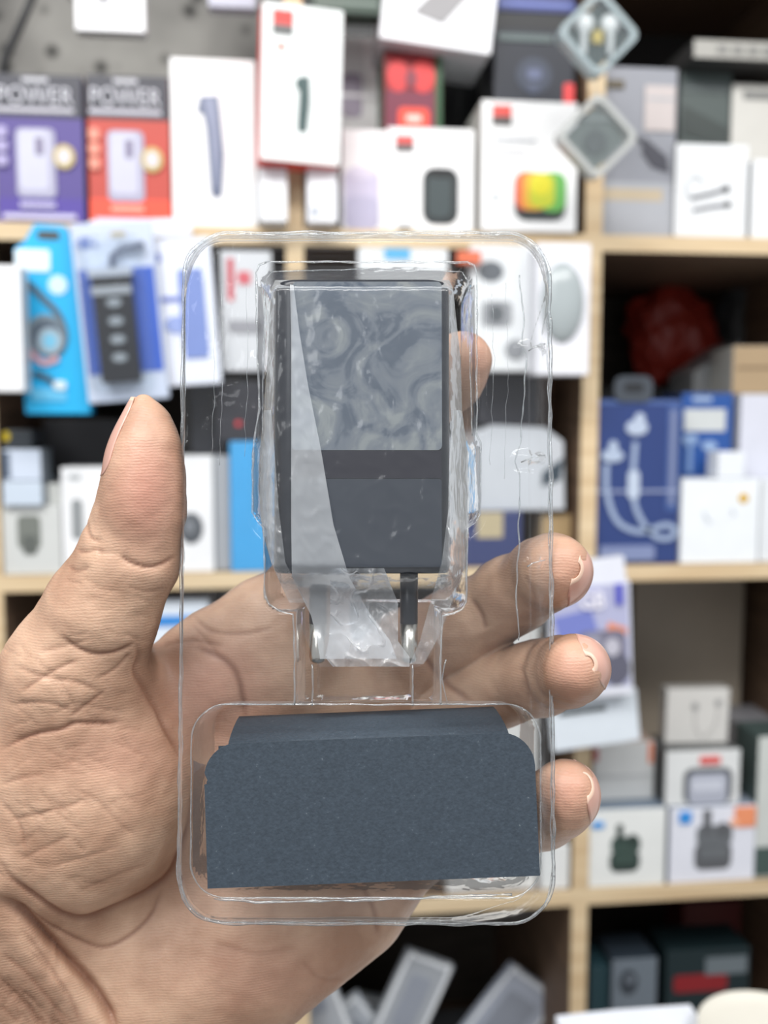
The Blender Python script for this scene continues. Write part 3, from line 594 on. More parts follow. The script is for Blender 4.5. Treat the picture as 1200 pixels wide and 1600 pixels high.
for i, (r_, a_, c_, l_) in enumerate(pk):
    b = Item('clear_pack', r_, l_, cat='pack', depth=0.012, yf=YF + 0.05 + 0.022 * i, col=tuple(int(k_ * .88) for k_ in c_), rot=-a_, shape=None, body='card', rough=.25, group=None)
    x0, y0, x1, y1 = r_
    b.art('rim', [((236, 240, 244), 's', [(x0 + 6, y1 - 10), (x0 + 6, y0 + 14), (x0 + 20, y0 + 5), (x1 - 20, y0 + 5), (x1 - 6, y0 + 14), (x1 - 6, y1 - 10)], 6)], rough=.2)
    b.art('dark_content', [((150, 156, 168), 'rr', x0 + 22, y0 + 30, x1 - 24, y1 - 60, 8)])

# --- diamond earbud cases hanging from strings
def diamond(px, py, half, Y, label, dark, bright):
    q = on_y(px, py, Y); s = (on_y(px + half, py, Y).x - q.x)
    e = empty('earbud_case', (q.x, Y, q.z - s), label, 'earbud case', None)
    def rd(k, r):
        p = rrect(-k, -k, k, k, r); c = math.cos(R(45)); return [((x * c - z * c) , (x * c + z * c) + s) for x, z in p]
    k = s / 1.414 * 1.06
    mesh_obj('inner_card', *prism(rd(k * .74, .006), 0.004, 0.010), mat(dark, .5), e)
    outer = rd(k, .009); inner = rd(k * .82, .007); n = len(outer)
    V = []; F = []
    for y in (-0.004, 0.014):
        for ring in (outer, inner):
            V += [(x, y, z) for x, z in ring]
    for i in range(n):
        j = (i + 1) % n
        F += [[i, j, n + j, n + i], [2 * n + i, 3 * n + i, 3 * n + j, 2 * n + j], [i, 2 * n + i, 2 * n + j, j], [n + i, n + j, 3 * n + j, 3 * n + i]]
    mesh_obj('case_rim', V, F, mat((150, 164, 168), .25) if bright else mat((178, 180, 178), .25), e, smooth=False)
    mesh_obj('clear_lid', *prism(rd(k * .84, .007), -0.003, -0.002), M_CASE, e)
    for sx in (-1, 1):
        if bright:
            bm = bmesh.new(); bmesh.ops.create_uvsphere(bm, u_segments=16, v_segments=10, radius=0.0095, matrix=Matrix.Translation((sx * 0.0125, 0.002, s + 0.011)) @ Matrix.Scale(.5, 4, (0, 1, 0)))
            bmesh.ops.create_cone(bm, cap_ends=True, segments=12, radius1=.003, radius2=.0035, depth=.026, matrix=Matrix.Translation((sx * 0.0135, 0.002, s - 0.005)))
            me = bpy.data.meshes.new('earbud'); bm.to_mesh(me); bm.free(); me.materials.append(mat((236, 238, 238), .3))
            o = bpy.data.objects.new('earbud', me); COL.objects.link(o); o.parent = e
    if bright: mesh_obj('gold_mark', *prism(rrect(-.005, s - .008, .005, s + .004, .002), -.0005, .004), mat((210, 186, 90)), e)
    else: mesh_obj('printed_lines', *prism([(-.022, s + .016), (.022, s + .016), (.022, s + .020), (-.022, s + .020)], .002, .004), mat((150, 158, 156)), e); mesh_obj('dark_core', *prism(ell(0, s - .004, .012, .012), .002, .004), mat((84, 92, 92)), e)
    v, f = tube([(0, 0.005, 2 * s - .002), (0, 0.005, 2 * s + (0.03 if not bright else .10))], 0.0006, 6)
    mesh_obj('string', v, f, mat((150, 150, 150)), e)
diamond(934, 54, 62, YF - 0.10, 'upper diamond-shaped clear case with white earbuds on a dark green card, hanging before the upright', (36, 62, 60), True)
diamond(932, 214, 62, YF - 0.10, 'lower diamond-shaped case with a plain grey-green inside, hanging under the earbud one', (112, 122, 118), False)

# --- paper and round roll on a counter near the bottom right
YC = 0.62
zc = on_y(1000, 1606, YC).z
xc = on_y(1100, 1606, YC).x
tb = empty('counter', (xc, YC - 0.2, 0), 'pale counter below the shelves at the bottom right of the picture', 'counter')
mesh_obj('counter_top', *cuboid(-0.22, -0.20, zc - 0.035, 0.35, 0.20, zc), mat((206, 202, 196), .4), tb)
for sx in (-0.20, 0.33): mesh_obj('counter_side', *cuboid(sx - .01, -0.18, -0.02, sx + .01, 0.18, zc - 0.035), mat((150, 140, 128), .5), tb)
pa = on_y(868, 1590, YC); pb = on_y(1078, 1570, YC); wp = pb.x - pa.x
e = mesh_obj('paper_stack', *prism([(0, 0), (wp, 0), (wp, pb.z - zc), (wp * .45, pb.z - zc), (0, pa.z - zc + .001)], 0, 0.19), mat((226, 230, 238), .6))
e.location = (pa.x, YC - .19, zc + .0003); tag(e, 'white papers stacked at the bottom right beside the round white tub', 'paper')
q = on_y(1204, 1570, .565)
prof = [(0, .0), (.036, 0), (.040, .003), (.0435, .025), (.0455, .0255), (.0455, .029), (.0440, .0300), (.042, .0285), (.030, .0275), (0, .0272)]
V = []; F = []; n = 56
for r_, z_ in prof:
    for k in range(n): V.append((r_ * math.cos(2 * math.pi * k / n), r_ * math.sin(2 * math.pi * k / n), z_))
for i in range(len(prof) - 1):
    for k in range(n): F.append([i * n + k, i * n + (k + 1) % n, (i + 1) * n + (k + 1) % n, (i + 1) * n + k])
lid = mesh_obj('round_tub', V, F, mat((222, 218, 206), .35), None, smooth=True); lid.location = (q.x, .565, zc + .0003)
tag(lid, 'round white plastic tub with a raised rim at the bottom right corner', 'tub')

# ==================================================================== hand-held things: camera-aligned frame in millimetres
def LF(px, py, d): return np.array([(px - 600) * d / FPX, d, (800 - py) * d / FPX])   # mm in the frame FM
# ---- the clear tray has its own frame: origin at its centre, tilted a little
D0 = 238.0
TC = LF(571, 902, D0)
TM = FM @ Matrix.Translation(Vector(TC / 1000)) @ Matrix.Rotation(R(-2.2), 4, 'X')
def TL(px, py, y=0.0):
    """tray-local millimetres of a picture point at local depth y"""
    d = D0 + y; z = (800 - py) * d / FPX - TC[2]
    for _ in range(3):
        d = D0 + y + math.tan(R(2.2)) * z; z = (800 - py) * d / FPX - TC[2]
    return ((px - 600) * d / FPX - TC[0], z)
def held(name, label, cat, at=(0, 0, 0), rz=0):
    e = empty(name, (0, 0, 0), label, cat); e.matrix_world = TM @ Matrix.Translation(Vector(at) / 1000) @ Matrix.Rotation(R(rz), 4, 'Y')
    return e
def mm(vs): return [Vector(v) / 1000 for v in vs]

# ------------------------------------------------ SDF tools
def smin(a, b, k):
    if k <= 0: return np.minimum(a, b)
    h = np.maximum(k - np.abs(a - b), 0) / k
    return np.minimum(a, b) - h * h * k * 0.25
def sd_rr(x, z, x0, z0, x1, z1, r):
    cx, cz = (x0 + x1) / 2, (z0 + z1) / 2
    qx = np.abs(x - cx) - (abs(x1 - x0) / 2 - r); qz = np.abs(z - cz) - (abs(z1 - z0) / 2 - r)
    return np.hypot(np.maximum(qx, 0), np.maximum(qz, 0)) + np.minimum(np.maximum(qx, qz), 0) - r
def sstep(a, b, x):
    t = np.clip((x - a) / (b - a), 0, 1); return t * t * (3 - 2 * t)
def pxrect(x0, y0, x1, y1, y=0.0):
    a = TL(x0, y1, y); b2_ = TL(x1, y0, y); c = TL(x0, y0, y); d_ = TL(x1, y1, y)
    return ((a[0] + c[0]) / 2, a[1], (b2_[0] + d_[0]) / 2, b2_[1])

# ------------------------------------------------ blister tray
tray = held('blister_tray', 'clear plastic blister tray gripped upright by the hand, holding a charger and a dark carton', 'plastic tray', (0, 0, 0))
SK = 7.0
OR = pxrect(283, 362, 862, 1442, SK)
def outline_sd(x, z): return sd_rr(x, z, OR[0], OR[1], OR[2], OR[3], 11.5)
def tray_h(x, z):
    so = outline_sd(x, z)
    # band width differs from side to side
    wr = 2.2 + 4.6 * sstep(20, 40, x) * (1 - sstep(55, 75, z)) + 2.0 * (1 - sstep(-82, -70, z)) + 2.2 * sstep(70, 82, z)
    h = SK * (.32 * sstep(-wr, -wr + .8, so) + .68 * sstep(-wr + .8, 0.0, so))
    def cav(rect, r, depth, h, wl=1.8):
        s = sd_rr(x, z, *rect, r); return np.maximum(h, depth * (1 - sstep(-wl, 0.5, s)))
    A = pxrect(400, 410, 744, 835); B = pxrect(394, 684, 750, 812); C = pxrect(412, 820, 730, 955); Dd = pxrect(462, 930, 690, 1112); E = pxrect(300, 1103, 843, 1402)
    s = smin(smin(sd_rr(x, z, *A, 6), sd_rr(x, z, *B, 3), 2), sd_rr(x, z, *C, 4), 2)
    h = np.maximum(h, 26 * (1 - sstep(-2.2, 0.4, s)))
    s1 = np.maximum(sd_rr(x, z, *A, 6), 0)
    h = np.maximum(h, 1.6 * (1 - sstep(1.0, 2.6, s1)) * (s > 0.3))                      # stepped lip round the charger
    h = cav(Dd, 3, 14, h); h = np.where(s < -2, 26, h)
    G = pxrect(486, 930, 650, 1112); sg = sd_rr(x, z, *G, 3)
    h = np.where((sg < 0) & (s > 0), h + 4.5 * sstep(0, -1.6, -sg * -1) if False else h + 4.0 * (1 - sstep(-1.6, 0, sg)), h)
    h = cav(E, 8, 21, h, 2.4)
    return h
nx, nz = 190, 340
pad = 1.0
xs = np.linspace(OR[0] - pad, OR[2] + pad, nx); zs = np.linspace(OR[1] - pad, OR[3] + pad, nz)
X, Z = np.meshgrid(xs, zs); SO = outline_sd(X, Z)
# pull vertices outside the outline back to it
gx = (outline_sd(X + .05, Z) - outline_sd(X - .05, Z)) / .1; gz = (outline_sd(X, Z + .05) - outline_sd(X, Z - .05)) / .1
out = np.maximum(SO, 0); X = X - gx * out; Z = Z - gz * out
H = tray_h(X, Z)
rs = np.random.RandomState(3)
def crimp(px, py, amp, sx, sz):
    p = TL(px, py, 3); return amp * np.exp(-((X - p[0]) / sx) ** 2 - ((Z - p[1]) / sz) ** 2)
H = H + crimp(832, 548, -2.2, 4, 1.6) + crimp(828, 716, -2.6, 4.5, 1.5) + crimp(826, 728, 1.6, 4.5, 1.2) + crimp(834, 878, -1.5, 3, 1.3) + crimp(286, 700, -1.8, 2, 2) + crimp(287, 888, -1.8, 2, 1.6) + crimp(404, 565, -1.6, 2, 2) + crimp(404, 625, 1.5, 2, 1.5)
for _ in range(14):
    H = H + 0.25 * np.sin(X * rs.uniform(-.35, .35) + Z * rs.uniform(-.12, .12) + rs.uniform(0, 6))  * 0.35
V = [(X[j, i], H[j, i], Z[j, i]) for j in range(nz) for i in range(nx)]
keep = SO < 0.9
F = [[j * nx + i, j * nx + i + 1, (j + 1) * nx + i + 1, (j + 1) * nx + i] for j in range(nz - 1) for i in range(nx - 1) if keep[j, i] and keep[j, i + 1] and keep[j + 1, i] and keep[j + 1, i + 1]]
mesh_obj('tray_shell', mm(V), F, M_TRAY, tray, smooth=True)
def wob(p, i): return p
def rim(name, rect, r, y, rad, amp=0.12, seed=0):
    pts = rrect(rect[0], rect[1], rect[2], rect[3], r, 10); P = []
    for i in range(len(pts)):
        a = pts[i]; b_ = pts[(i + 1) % len(pts)]; L_ = math.hypot(b_[0] - a[0], b_[1] - a[1]); n_ = max(1, int(L_ / 1.5))
        for k in range(n_):
            t = k / n_; x = a[0] + (b_[0] - a[0]) * t; z = a[1] + (b_[1] - a[1]) * t
            P.append((x + amp * noise.noise(Vector((x * .2, z * .2, seed))), y + 2 * amp * noise.noise(Vector((x * .15, z * .15, seed + 9))), z + amp * noise.noise(Vector((x * .2, z * .2, seed + 5)))))
    rr_ = [rad * (1 + .5 * noise.noise(Vector((p[0] * .3, p[2] * .3, seed + 2)))) for p in P]
    v, f = tube(P, rr_, 8, True)
    return mesh_obj(name, mm(v), f, M_BEAD, tray, smooth=True)
rim('rim_bead', OR, 11.5, SK, 0.42, .35)
rim('cavity_lip', pxrect(298, 1101, 845, 1404), 8.5, 0.3, 0.20, .2, 4)
rim('rim_bead', (OR[0] + .9, OR[1] + .9, OR[2] - .9, OR[3] - .9), 10.8, SK - 1.8, 0.16, .4, 11)  # inner bead added for the second bright line of the rim
def glint_line(pts, rad, y, closed=False, seed=0, amp=.25, name='crease_glint'):  # clear beads added along the moulding to give the tray its highlights
    P = []
    m = len(pts); rng = range(m if closed else m - 1)
    for i in rng:
        a = pts[i]; b_ = pts[(i + 1) % m]; n_ = max(1, int(math.hypot(b_[0] - a[0], b_[1] - a[1]) / 9))
        for k in range(n_):
            t = k / n_; q = TL(a[0] + (b_[0] - a[0]) * t, a[1] + (b_[1] - a[1]) * t, y)
            P.append((q[0] + amp * noise.noise(Vector((q[0] * .25, q[1] * .25, seed))), y + amp * noise.noise(Vector((q[0] * .2, q[1] * .2, seed + 3))), q[1] + amp * noise.noise(Vector((q[0] * .25, q[1] * .25, seed + 6)))))
    if not closed: q = TL(*pts[-1], y); P.append((q[0], y, q[1]))
    rr_ = [rad * (1 + .9 * noise.noise(Vector((p[0] * .35, p[2] * .35, seed + 2)))) for p in P]
    v, f = tube(P, rr_, 7, closed)
    return mesh_obj(name, mm(v), f, M_BEAD, tray, smooth=True)
def rc_(x0, y0, x1, y1, r_): 
    return [(x0 + r_, y0), (x1 - r_, y0), (x1 - .3 * r_, y0 + .3 * r_), (x1, y0 + r_), (x1, y1 - r_), (x1 - .3 * r_, y1 - .3 * r_)]
glint_line([(416, 409), (730, 409), (740, 414), (745, 426), (745, 680), (751, 692), (750, 804), (742, 816), (731, 824), (728, 940), (722, 952), (710, 958), (692, 962), (688, 1030), (688, 1101)], .22, .2, seed=1)
glint_line([(416, 409), (405, 414), (400, 426), (402, 560), (406, 640), (396, 690), (394, 800), (402, 814), (412, 824), (414, 930), (420, 944), (434, 954), (458, 960), (460, 1030), (460, 1101)], .22, .2, seed=2)
glint_line([(424, 424), (560, 420), (722, 424), (732, 440), (734, 560), (738, 680)], .14, 1.4, seed=3)
glint_line([(424, 424), (414, 440), (412, 560), (410, 680)], .14, 1.4, seed=4)
glint_line([(488, 1036), (488, 1101)], .22, 9, seed=5); glint_line([(645, 1036), (645, 1101)], .22, 9, seed=6); glint_line([(700, 1101), (690, 1060), (697, 1030)], .14, 2, seed=8)
glint_line([(812, 430), (819, 500), (814, 540), (822, 552), (820, 600), (812, 690), (806, 720), (812, 740), (811, 850), (806, 880), (810, 1000)], .17, 2.6, seed=7, amp=.5)
for y_, w_ in ((540, 24), (714, 36), (878, 26)):
    glint_line([(850 - w_, y_ + 7), (846 - w_ * .5, y_ + 1), (852, y_ - 4)], .17, 4.0, seed=y_)
glint_line([(334, 1404), (400, 1410), (560, 1407), (700, 1401), (800, 1398)], .26, .5, seed=9)
for x_ in (332, 345, 384, 768, 790):  # thin upright beads put in as the light streaks of the plastic
    glint_line([(x_, 430 + x_ % 37), (x_ + 4, 560), (x_ - 2, 700 + x_ % 53)], .05, .1, seed=x_, amp=.6)
# ------------------------------------------------ dark carton in the tray
cz = TL(580, 1264)[1]
car = held('carton', 'dark blue-grey card carton lying in the lower pocket of the clear tray', 'box', (TL(580, 1264)[0], -0.6, cz), -2.2)
pA = TL(322, 1380); pB = TL(838, 1148); wc = pB[0] - pA[0]; hc_ = pB[1] - pA[1] - 1.2
x0, x1, z0, z1 = -wc / 2, wc / 2, -hc_ / 2, hc_ / 2
mc = bpy.data.materials.new('dark_card'); mc.use_nodes = True; nt = mc.node_tree; b = nt.nodes['Principled BSDF']; b.inputs['Roughness'].default_value = .62
tc = nt.nodes.new('ShaderNodeTexCoord'); n = nt.nodes.new('ShaderNodeTexNoise'); n.inputs['Scale'].default_value = 1100; n.inputs['Detail'].default_value = 2
n2 = nt.nodes.new('ShaderNodeTexNoise'); n2.inputs['Scale'].default_value = 1500
cr = nt.nodes.new('ShaderNodeValToRGB'); cr.color_ramp.elements[0].position = .3; cr.color_ramp.elements[0].color = rgb((46, 56, 66)); cr.color_ramp.elements[1].position = .72; cr.color_ramp.elements[1].color = rgb((56, 67, 78))
e3 = cr.color_ramp.elements.new(0.80); e3.color = rgb((92, 100, 106))
nt.links.new(tc.outputs['Object'], n.inputs['Vector']); nt.links.new(tc.outputs['Object'], n2.inputs['Vector']); nt.links.new(n.outputs['Fac'], cr.inputs[0]); nt.links.new(cr.outputs[0], b.inputs['Base Color'])
bp = nt.nodes.new('ShaderNodeBump'); bp.inputs['Strength'].default_value = .25; bp.inputs['Distance'].default_value = .0004; nt.links.new(n2.outputs['Fac'], bp.inputs['Height']); nt.links.new(bp.outputs[0], b.inputs['Normal'])
M_CARD = mc
r = 8.2; poly = [(x0, z0), (x1, z0)]
poly += [(x1 - r + r * math.cos(R(a)), z1 - r + r * math.sin(R(a))) for a in range(0, 91, 9)]
poly += [(x0 + r + 0.0 + r * math.cos(R(a)), z1 - r + r * math.sin(R(a))) for a in range(90, 172, 9)]
poly += [(x0 + .8, z1 - r - .6), (x0 + .8, z1 - r - 1.4), (x0, z1 - r - 1.6)]
v, f = prism(poly, -0.5, 0.05); mesh_obj('front_flap', mm(v), f, M_CARD, car)
# body behind: bottom, sides, back
v, f = cuboid(x0 + .4, 0.08, z0 + .2, x1 - .4, 18.5, z1 - 9); mesh_obj('carton_body', mm(v), f, M_CARD, car, bevel=.0003)
# folded top flap sloping back
tl = 5.5
V = []; F = []
prof = [(-0.35, -.6), (0.0, -.15), (0.8, 0.3), (4, 1.3), (9, 2.4), (15, 3.2), (18.4, 3.4)]
for y, dz in prof:
    k = y / 18.4
    V.append((x0 + tl + 0.6, y, z1 + dz)); V.append((x1 - tl - .6 - 1.5 * k, y, z1 + dz))
for i in range(len(prof) - 1): F.append([2 * i, 2 * i + 1, 2 * i + 3, 2 * i + 2])
o = mesh_obj('top_flap', mm(V), F, M_CARD, car, smooth=True); sm = o.modifiers.new('thickness', 'SOLIDIFY'); sm.thickness = .0004
v, f = cuboid(x0 + 2.2, 8, z1 - 8, x0 + 5.5, 8.4, z1 - 2.2); mesh_obj('side_flap', mm(v), f, M_CARD, car)
v, f = cuboid(x1 - 5.5, 8, z1 - 8, x1 - 2.4, 8.4, z1 - 3.5); mesh_obj('side_flap', mm(v), f, M_CARD, car)

# ------------------------------------------------ charger
cc = TL(565, 664, 1)
chg = held('charger', 'black two-pin wall charger wrapped in film in the upper pocket of the tray', 'charger', (cc[0], 0, cc[1]))
pA = TL(426, 889, 1); pB = TL(704, 428, 1); wc = pB[0] - pA[0]; hc_ = pB[1] - pA[1]
M_BLK = mat((20, 24, 34), .33)
M_BLK2 = mat((38, 40, 52), .45)
def chx(px, py, y=1): q = TL(px, py, y); return (q[0] - cc[0], q[1] - cc[1])
# body: rounded vertical edges, extruded upward
sec = rrect(-wc / 2, 1.0, wc / 2, 24.5, 4.5, 8)          # (x, y)
V = []; F = []; n = len(sec); zz = [(-hc_ / 2, .96), (-hc_ / 2 + .5, .985), (-hc_ / 2 + 1.2, 1), (hc_ / 2 - 2.2, 1), (hc_ / 2 - 1.0, .985), (hc_ / 2 - .3, .96), (hc_ / 2, .92)]
for z, s in zz:
    for x, y in sec: V.append((x * s, 12.7 + (y - 12.7) * s, z))
for i in range(len(zz) - 1):
    for k in range(n): F.append([i * n + k, i * n + (k + 1) % n, (i + 1) * n + (k + 1) % n, (i + 1) * n + k])
F.append(list(range(n))[::-1]); F.append([(len(zz) - 1) * n + k for k in range(n)])
mesh_obj('body', mm(V), F, M_BLK, chg, smooth=True).modifiers.new('edges', 'EDGE_SPLIT').split_angle = R(40)
# face plate: film contact patches and their grey sheen painted into the colour
mf = bpy.data.materials.new('film_sheen_plate'); mf.use_nodes = True; nt = mf.node_tree; b = nt.nodes['Principled BSDF']; b.inputs['Roughness'].default_value = .3
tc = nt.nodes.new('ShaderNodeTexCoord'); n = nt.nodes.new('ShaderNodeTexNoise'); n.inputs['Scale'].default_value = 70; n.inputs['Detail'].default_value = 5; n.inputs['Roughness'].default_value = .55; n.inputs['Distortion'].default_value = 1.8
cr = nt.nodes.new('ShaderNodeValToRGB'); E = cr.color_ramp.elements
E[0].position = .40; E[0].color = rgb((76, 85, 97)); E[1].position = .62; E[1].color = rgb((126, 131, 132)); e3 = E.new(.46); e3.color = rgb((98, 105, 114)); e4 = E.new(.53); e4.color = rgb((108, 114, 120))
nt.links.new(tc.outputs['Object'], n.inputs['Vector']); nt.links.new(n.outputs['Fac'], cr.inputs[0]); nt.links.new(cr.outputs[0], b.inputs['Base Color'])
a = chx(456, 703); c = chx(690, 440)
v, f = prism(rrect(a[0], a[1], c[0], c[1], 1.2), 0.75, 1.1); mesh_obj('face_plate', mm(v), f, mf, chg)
a = chx(456, 886); c = chx(690, 748)
v, f = prism(rrect(a[0], a[1], c[0], c[1], .8), 0.6, 1.1); mesh_obj('lower_face', mm(v), f, mat((36, 43, 54), .4), chg)
a = chx(456, 747); c = chx(690, 704)
v, f = prism([(a[0], a[1]), (c[0], a[1]), (c[0], c[1]), (a[0], c[1])], 0.85, 1.1); mesh_obj('dark_band', mm(v), f, mat((20, 18, 32), .3), chg)
mpin = mat((196, 192, 184), .25, 1.0)
for cx_ in (497, 639):
    p0 = chx(cx_, 885, 12); p1 = chx(cx_, 972, 12); p2 = chx(cx_, 1034, 12)
    for nm, za, zb_, rad, m in (('pin_sleeve', p0[1] + 3, p1[1], 2.35, M_BLK), ('metal_pin', p1[1], p2[1], 2.3, mpin)):
        V = []; F = []; n = 20
        pr = [(za, rad), (zb_ + .2, rad * .98), (zb_, rad * .94)] if nm == 'pin_sleeve' else [(za, rad), (zb_ + 1.8, rad), (zb_ + .7, rad * .85), (zb_ + .15, rad * .5), (zb_, .05)]
        for z, r_ in pr:
            for k in range(n): V.append((p0[0] + r_ * math.cos(2 * math.pi * k / n), 12 + r_ * math.sin(2 * math.pi * k / n), z))
        for i in range(len(pr) - 1):
            for k in range(n): F.append([i * n + k, i * n + (k + 1) % n, (i + 1) * n + (k + 1) % n, (i + 1) * n + k])
        F.append(list(range(n))); F.append([(len(pr) - 1) * n + k for k in range(n)])
        mesh_obj(nm, mm(V), F, m, chg, smooth=True)

# ------------------------------------------------ film bag round the charger
bag = held('film_bag', 'wrinkled clear poly film sleeve stretched over the black charger', 'plastic bag', (cc[0], 0, cc[1]))
ey = [436, 450, 500, 560, 640, 700, 760, 830, 880, 920, 960, 1000, 1025, 1040]
el = [430, 424, 421, 418, 412, 406, 404, 410, 424, 442, 462, 480, 488, 500]
er = [702, 708, 713, 720, 722, 730, 735, 733, 728, 716, 700, 682, 672, 655]
def drape(nr, nc, ya, yb_, fl, fr, front, seed, amp, m, name):
    V = []; F = []
    for j in range(nr):
        py = ya + (yb_ - ya) * j / (nr - 1); l = fl(py); r_ = fr(py)
        for i in range(nc):
            t = i / (nc - 1); px = l + (r_ - l) * t
            y = front(px, py, t)
            nn = noise.fractal(Vector((px * .035, py * .02, seed)), 1, 2, 3)
            rd_ = 1 - abs(noise.noise(Vector((px * .03 - py * .018, py * .02 + px * .01, seed + 4)))) * 2
            y += amp * nn - amp * .8 * max(0, rd_) ** 4
            q = TL(px, py, y); V.append((q[0] - cc[0], y, q[1] - cc[1]))
    for j in range(nr - 1):
        for i in range(nc - 1): F.append([j * nc + i, j * nc + i + 1, (j + 1) * nc + i + 1, (j + 1) * nc + i])
    return mesh_obj(name, mm(V), F, m, bag, smooth=True)
def fr_front(px, py, t):
    s = min(1, max(0, (abs(px - 565) - 132) / 34.0)); back = 12 * s ** 1.5
    dn = max(0, min(1, (py - 880) / 50.0)); base = -0.3 + dn * dn * (3 - 2 * dn) * 8.5
    lump_ = 0
    if py > 900: lump_ = 1.5 * (1 - min(1, abs(px - 570) / 60)) * math.sin((py - 900) * .04)
    top = max(0, (450 - py) / 14.0) * 6
    return base + back * (1 - .35 * dn) + lump_ + top
drape(150, 90, 436, 1040, lambda y: np.interp(y, ey, el), lambda y: np.interp(y, ey, er), fr_front, 1.0, .26, M_FILM, 'film_front')
sy = [440, 520, 600, 700, 820, 900, 960, 1000, 1028]; sl = [453, 455, 455, 455, 455, 456, 486, 496, 500]; sr = [458, 468, 481, 501, 521, 545, 580, 610, 620]
drape(120, 24, 442, 1028, lambda y: np.interp(y, sy, sl), lambda y: np.interp(y, sy, sr), lambda px, py, t: fr_front(px, py, t) - 0.9, 5.0, .25, M_MILK, 'film_fold')
sy2 = [640, 720, 800, 880, 940, 1000, 1036]; sl2 = [708, 702, 700, 690, 672, 656, 640]; sr2 = [722, 732, 734, 727, 706, 682, 662]
drape(90, 16, 640, 1036, lambda y: np.interp(y, sy2, sl2), lambda y: np.interp(y, sy2, sr2), lambda px, py, t: fr_front(px, py, t) - 0.9, 8.0, .8, M_FEDGE, 'film_edge')
sy3 = [640, 720, 800, 880, 940]; sl3 = [412, 408, 405, 424, 452]; sr3 = [424, 430, 436, 446, 480]
drape(70, 12, 640, 940, lambda y: np.interp(y, sy3, sl3), lambda y: np.interp(y, sy3, sr3), lambda px, py, t: fr_front(px, py, t) - 0.9, 11.0, .8, M_FEDGE, 'film_edge')

drape(100, 60, 888, 1040, lambda y: np.interp(y, [888, 960, 1000, 1025, 1040], [516, 516, 514, 508, 520]), lambda y: np.interp(y, [888, 940, 1000, 1025, 1040], [600, 622, 622, 640, 640]),
      lambda px, py, t: fr_front(px, py, t) - 0.5, 14.0, 1.3, M_CRUMP, 'film_crumple')
# ==================================================================== the hand (one continuous surface grown from a distance field)
VOX = 0.62
lo = np.array([-150.0, 212.0, -175.0]); hi = np.array([66.0, 326.0, 64.0])
dims = np.ceil((hi - lo) / VOX).astype(int)
ax = [lo[i] + VOX * np.arange(dims[i]) for i in range(3)]
class Field:
    def __init__(s): s.f = np.full(tuple(dims), 40.0, np.float32)
    def box(s, mn, mx):
        a = np.clip(((np.array(mn) - lo) / VOX).astype(int), 0, dims - 1); b_ = np.clip(((np.array(mx) - lo) / VOX).astype(int) + 2, 1, dims)
        return tuple(slice(a[i], b_[i]) for i in range(3))
    def cone(s, p, q, k=4.0):
        """p, q = (px, py, depth mm, radius px)"""
        a = LF(*p[:3]); b_ = LF(*q[:3]); ra = p[3] * p[2] / FPX; rb = q[3] * q[2] / FPX; m = max(ra, rb) + k + 3
        sl_ = s.box(np.minimum(a, b_) - m, np.maximum(a, b_) + m)
        x, y, z = np.meshgrid(ax[0][sl_[0]], ax[1][sl_[1]], ax[2][sl_[2]], indexing='ij', sparse=True)
        d = b_ - a; L2 = max((d * d).sum(), 1e-6)
        t = np.clip(((x - a[0]) * d[0] + (y - a[1]) * d[1] + (z - a[2]) * d[2]) / L2, 0, 1)
        v = np.sqrt((x - a[0] - t * d[0]) ** 2 + (y - a[1] - t * d[1]) ** 2 + (z - a[2] - t * d[2]) ** 2) - (ra + (rb - ra) * t)
        s.f[sl_] = smin(s.f[sl_], v.astype(np.float32), k)
    def chain(s, pts, k=4.0):
        for i in range(len(pts) - 1): s.cone(pts[i], pts[i + 1], k)
    def ellip(s, c, rx, ry, rz, k=8.0, ang=0.0):
        """centre in px/px/mm, radii in mm, rotated in the picture plane"""
        c = LF(*c); m = max(rx, ry, rz) + k + 3; sl_ = s.box(c - m, c + m)
        x, y, z = np.meshgrid(ax[0][sl_[0]] - c[0], ax[1][sl_[1]] - c[1], ax[2][sl_[2]] - c[2], indexing='ij', sparse=True)
        ca, sa = math.cos(R(ang)), math.sin(R(ang)); u = x * ca + z * sa; w_ = -x * sa + z * ca
        k0 = np.sqrt((u / rx) ** 2 + (y / ry) ** 2 + (w_ / rz) ** 2); k1 = np.sqrt((u / rx ** 2) ** 2 + (y / ry ** 2) ** 2 + (w_ / rz ** 2) ** 2) + 1e-6
        v = k0 * (k0 - 1) / k1
        s.f[sl_] = smin(s.f[sl_], v.astype(np.float32), k)
palm = Field()
# metacarpal mass, wrist and forearm
palm.chain([(470, 1030, 284, 74), (330, 1230, 288, 84), (170, 1450, 288, 95)], 12)
palm.chain([(560, 1110, 288, 68), (420, 1290, 291, 78), (220, 1500, 290, 95)], 12)
palm.chain([(620, 1190, 289, 66), (480, 1360, 292, 76), (280, 1540, 290, 90)], 12)
palm.chain([(668, 1290, 285, 66), (545, 1405, 287, 72), (365, 1485, 286, 80), (190, 1600, 286, 90)], 12)
palm.chain([(210, 1500, 286, 120), (60, 1680, 282, 150), (-120, 1860, 276, 170)], 16)
palm.ellip((400, 1470, 283), 24, 18, 38, 12, -50)
palm.chain([(230, 1080, 278, 50), (330, 1045, 282, 72), (420, 985, 284, 84)], 10)          # hypothenar
palm.ellip((130, 1215, 268), 31, 27, 35, 10, 12)            # thenar
palm.chain([(40, 1330, 272, 130), (10, 1480, 276, 130), (-60, 1640, 276, 150)], 16)
thumb = Field()
thumb.chain([(229, 652, 243, 24), (229, 690, 243.5, 40), (226, 740, 244, 50), (219, 800, 245, 60), (202, 872, 247, 70), (160, 955, 250, 80), (118, 1050, 256, 104), (105, 1160, 264, 120)], 5)
thumb.cone((224, 630, 243, 10), (229, 655, 243, 24), 3)
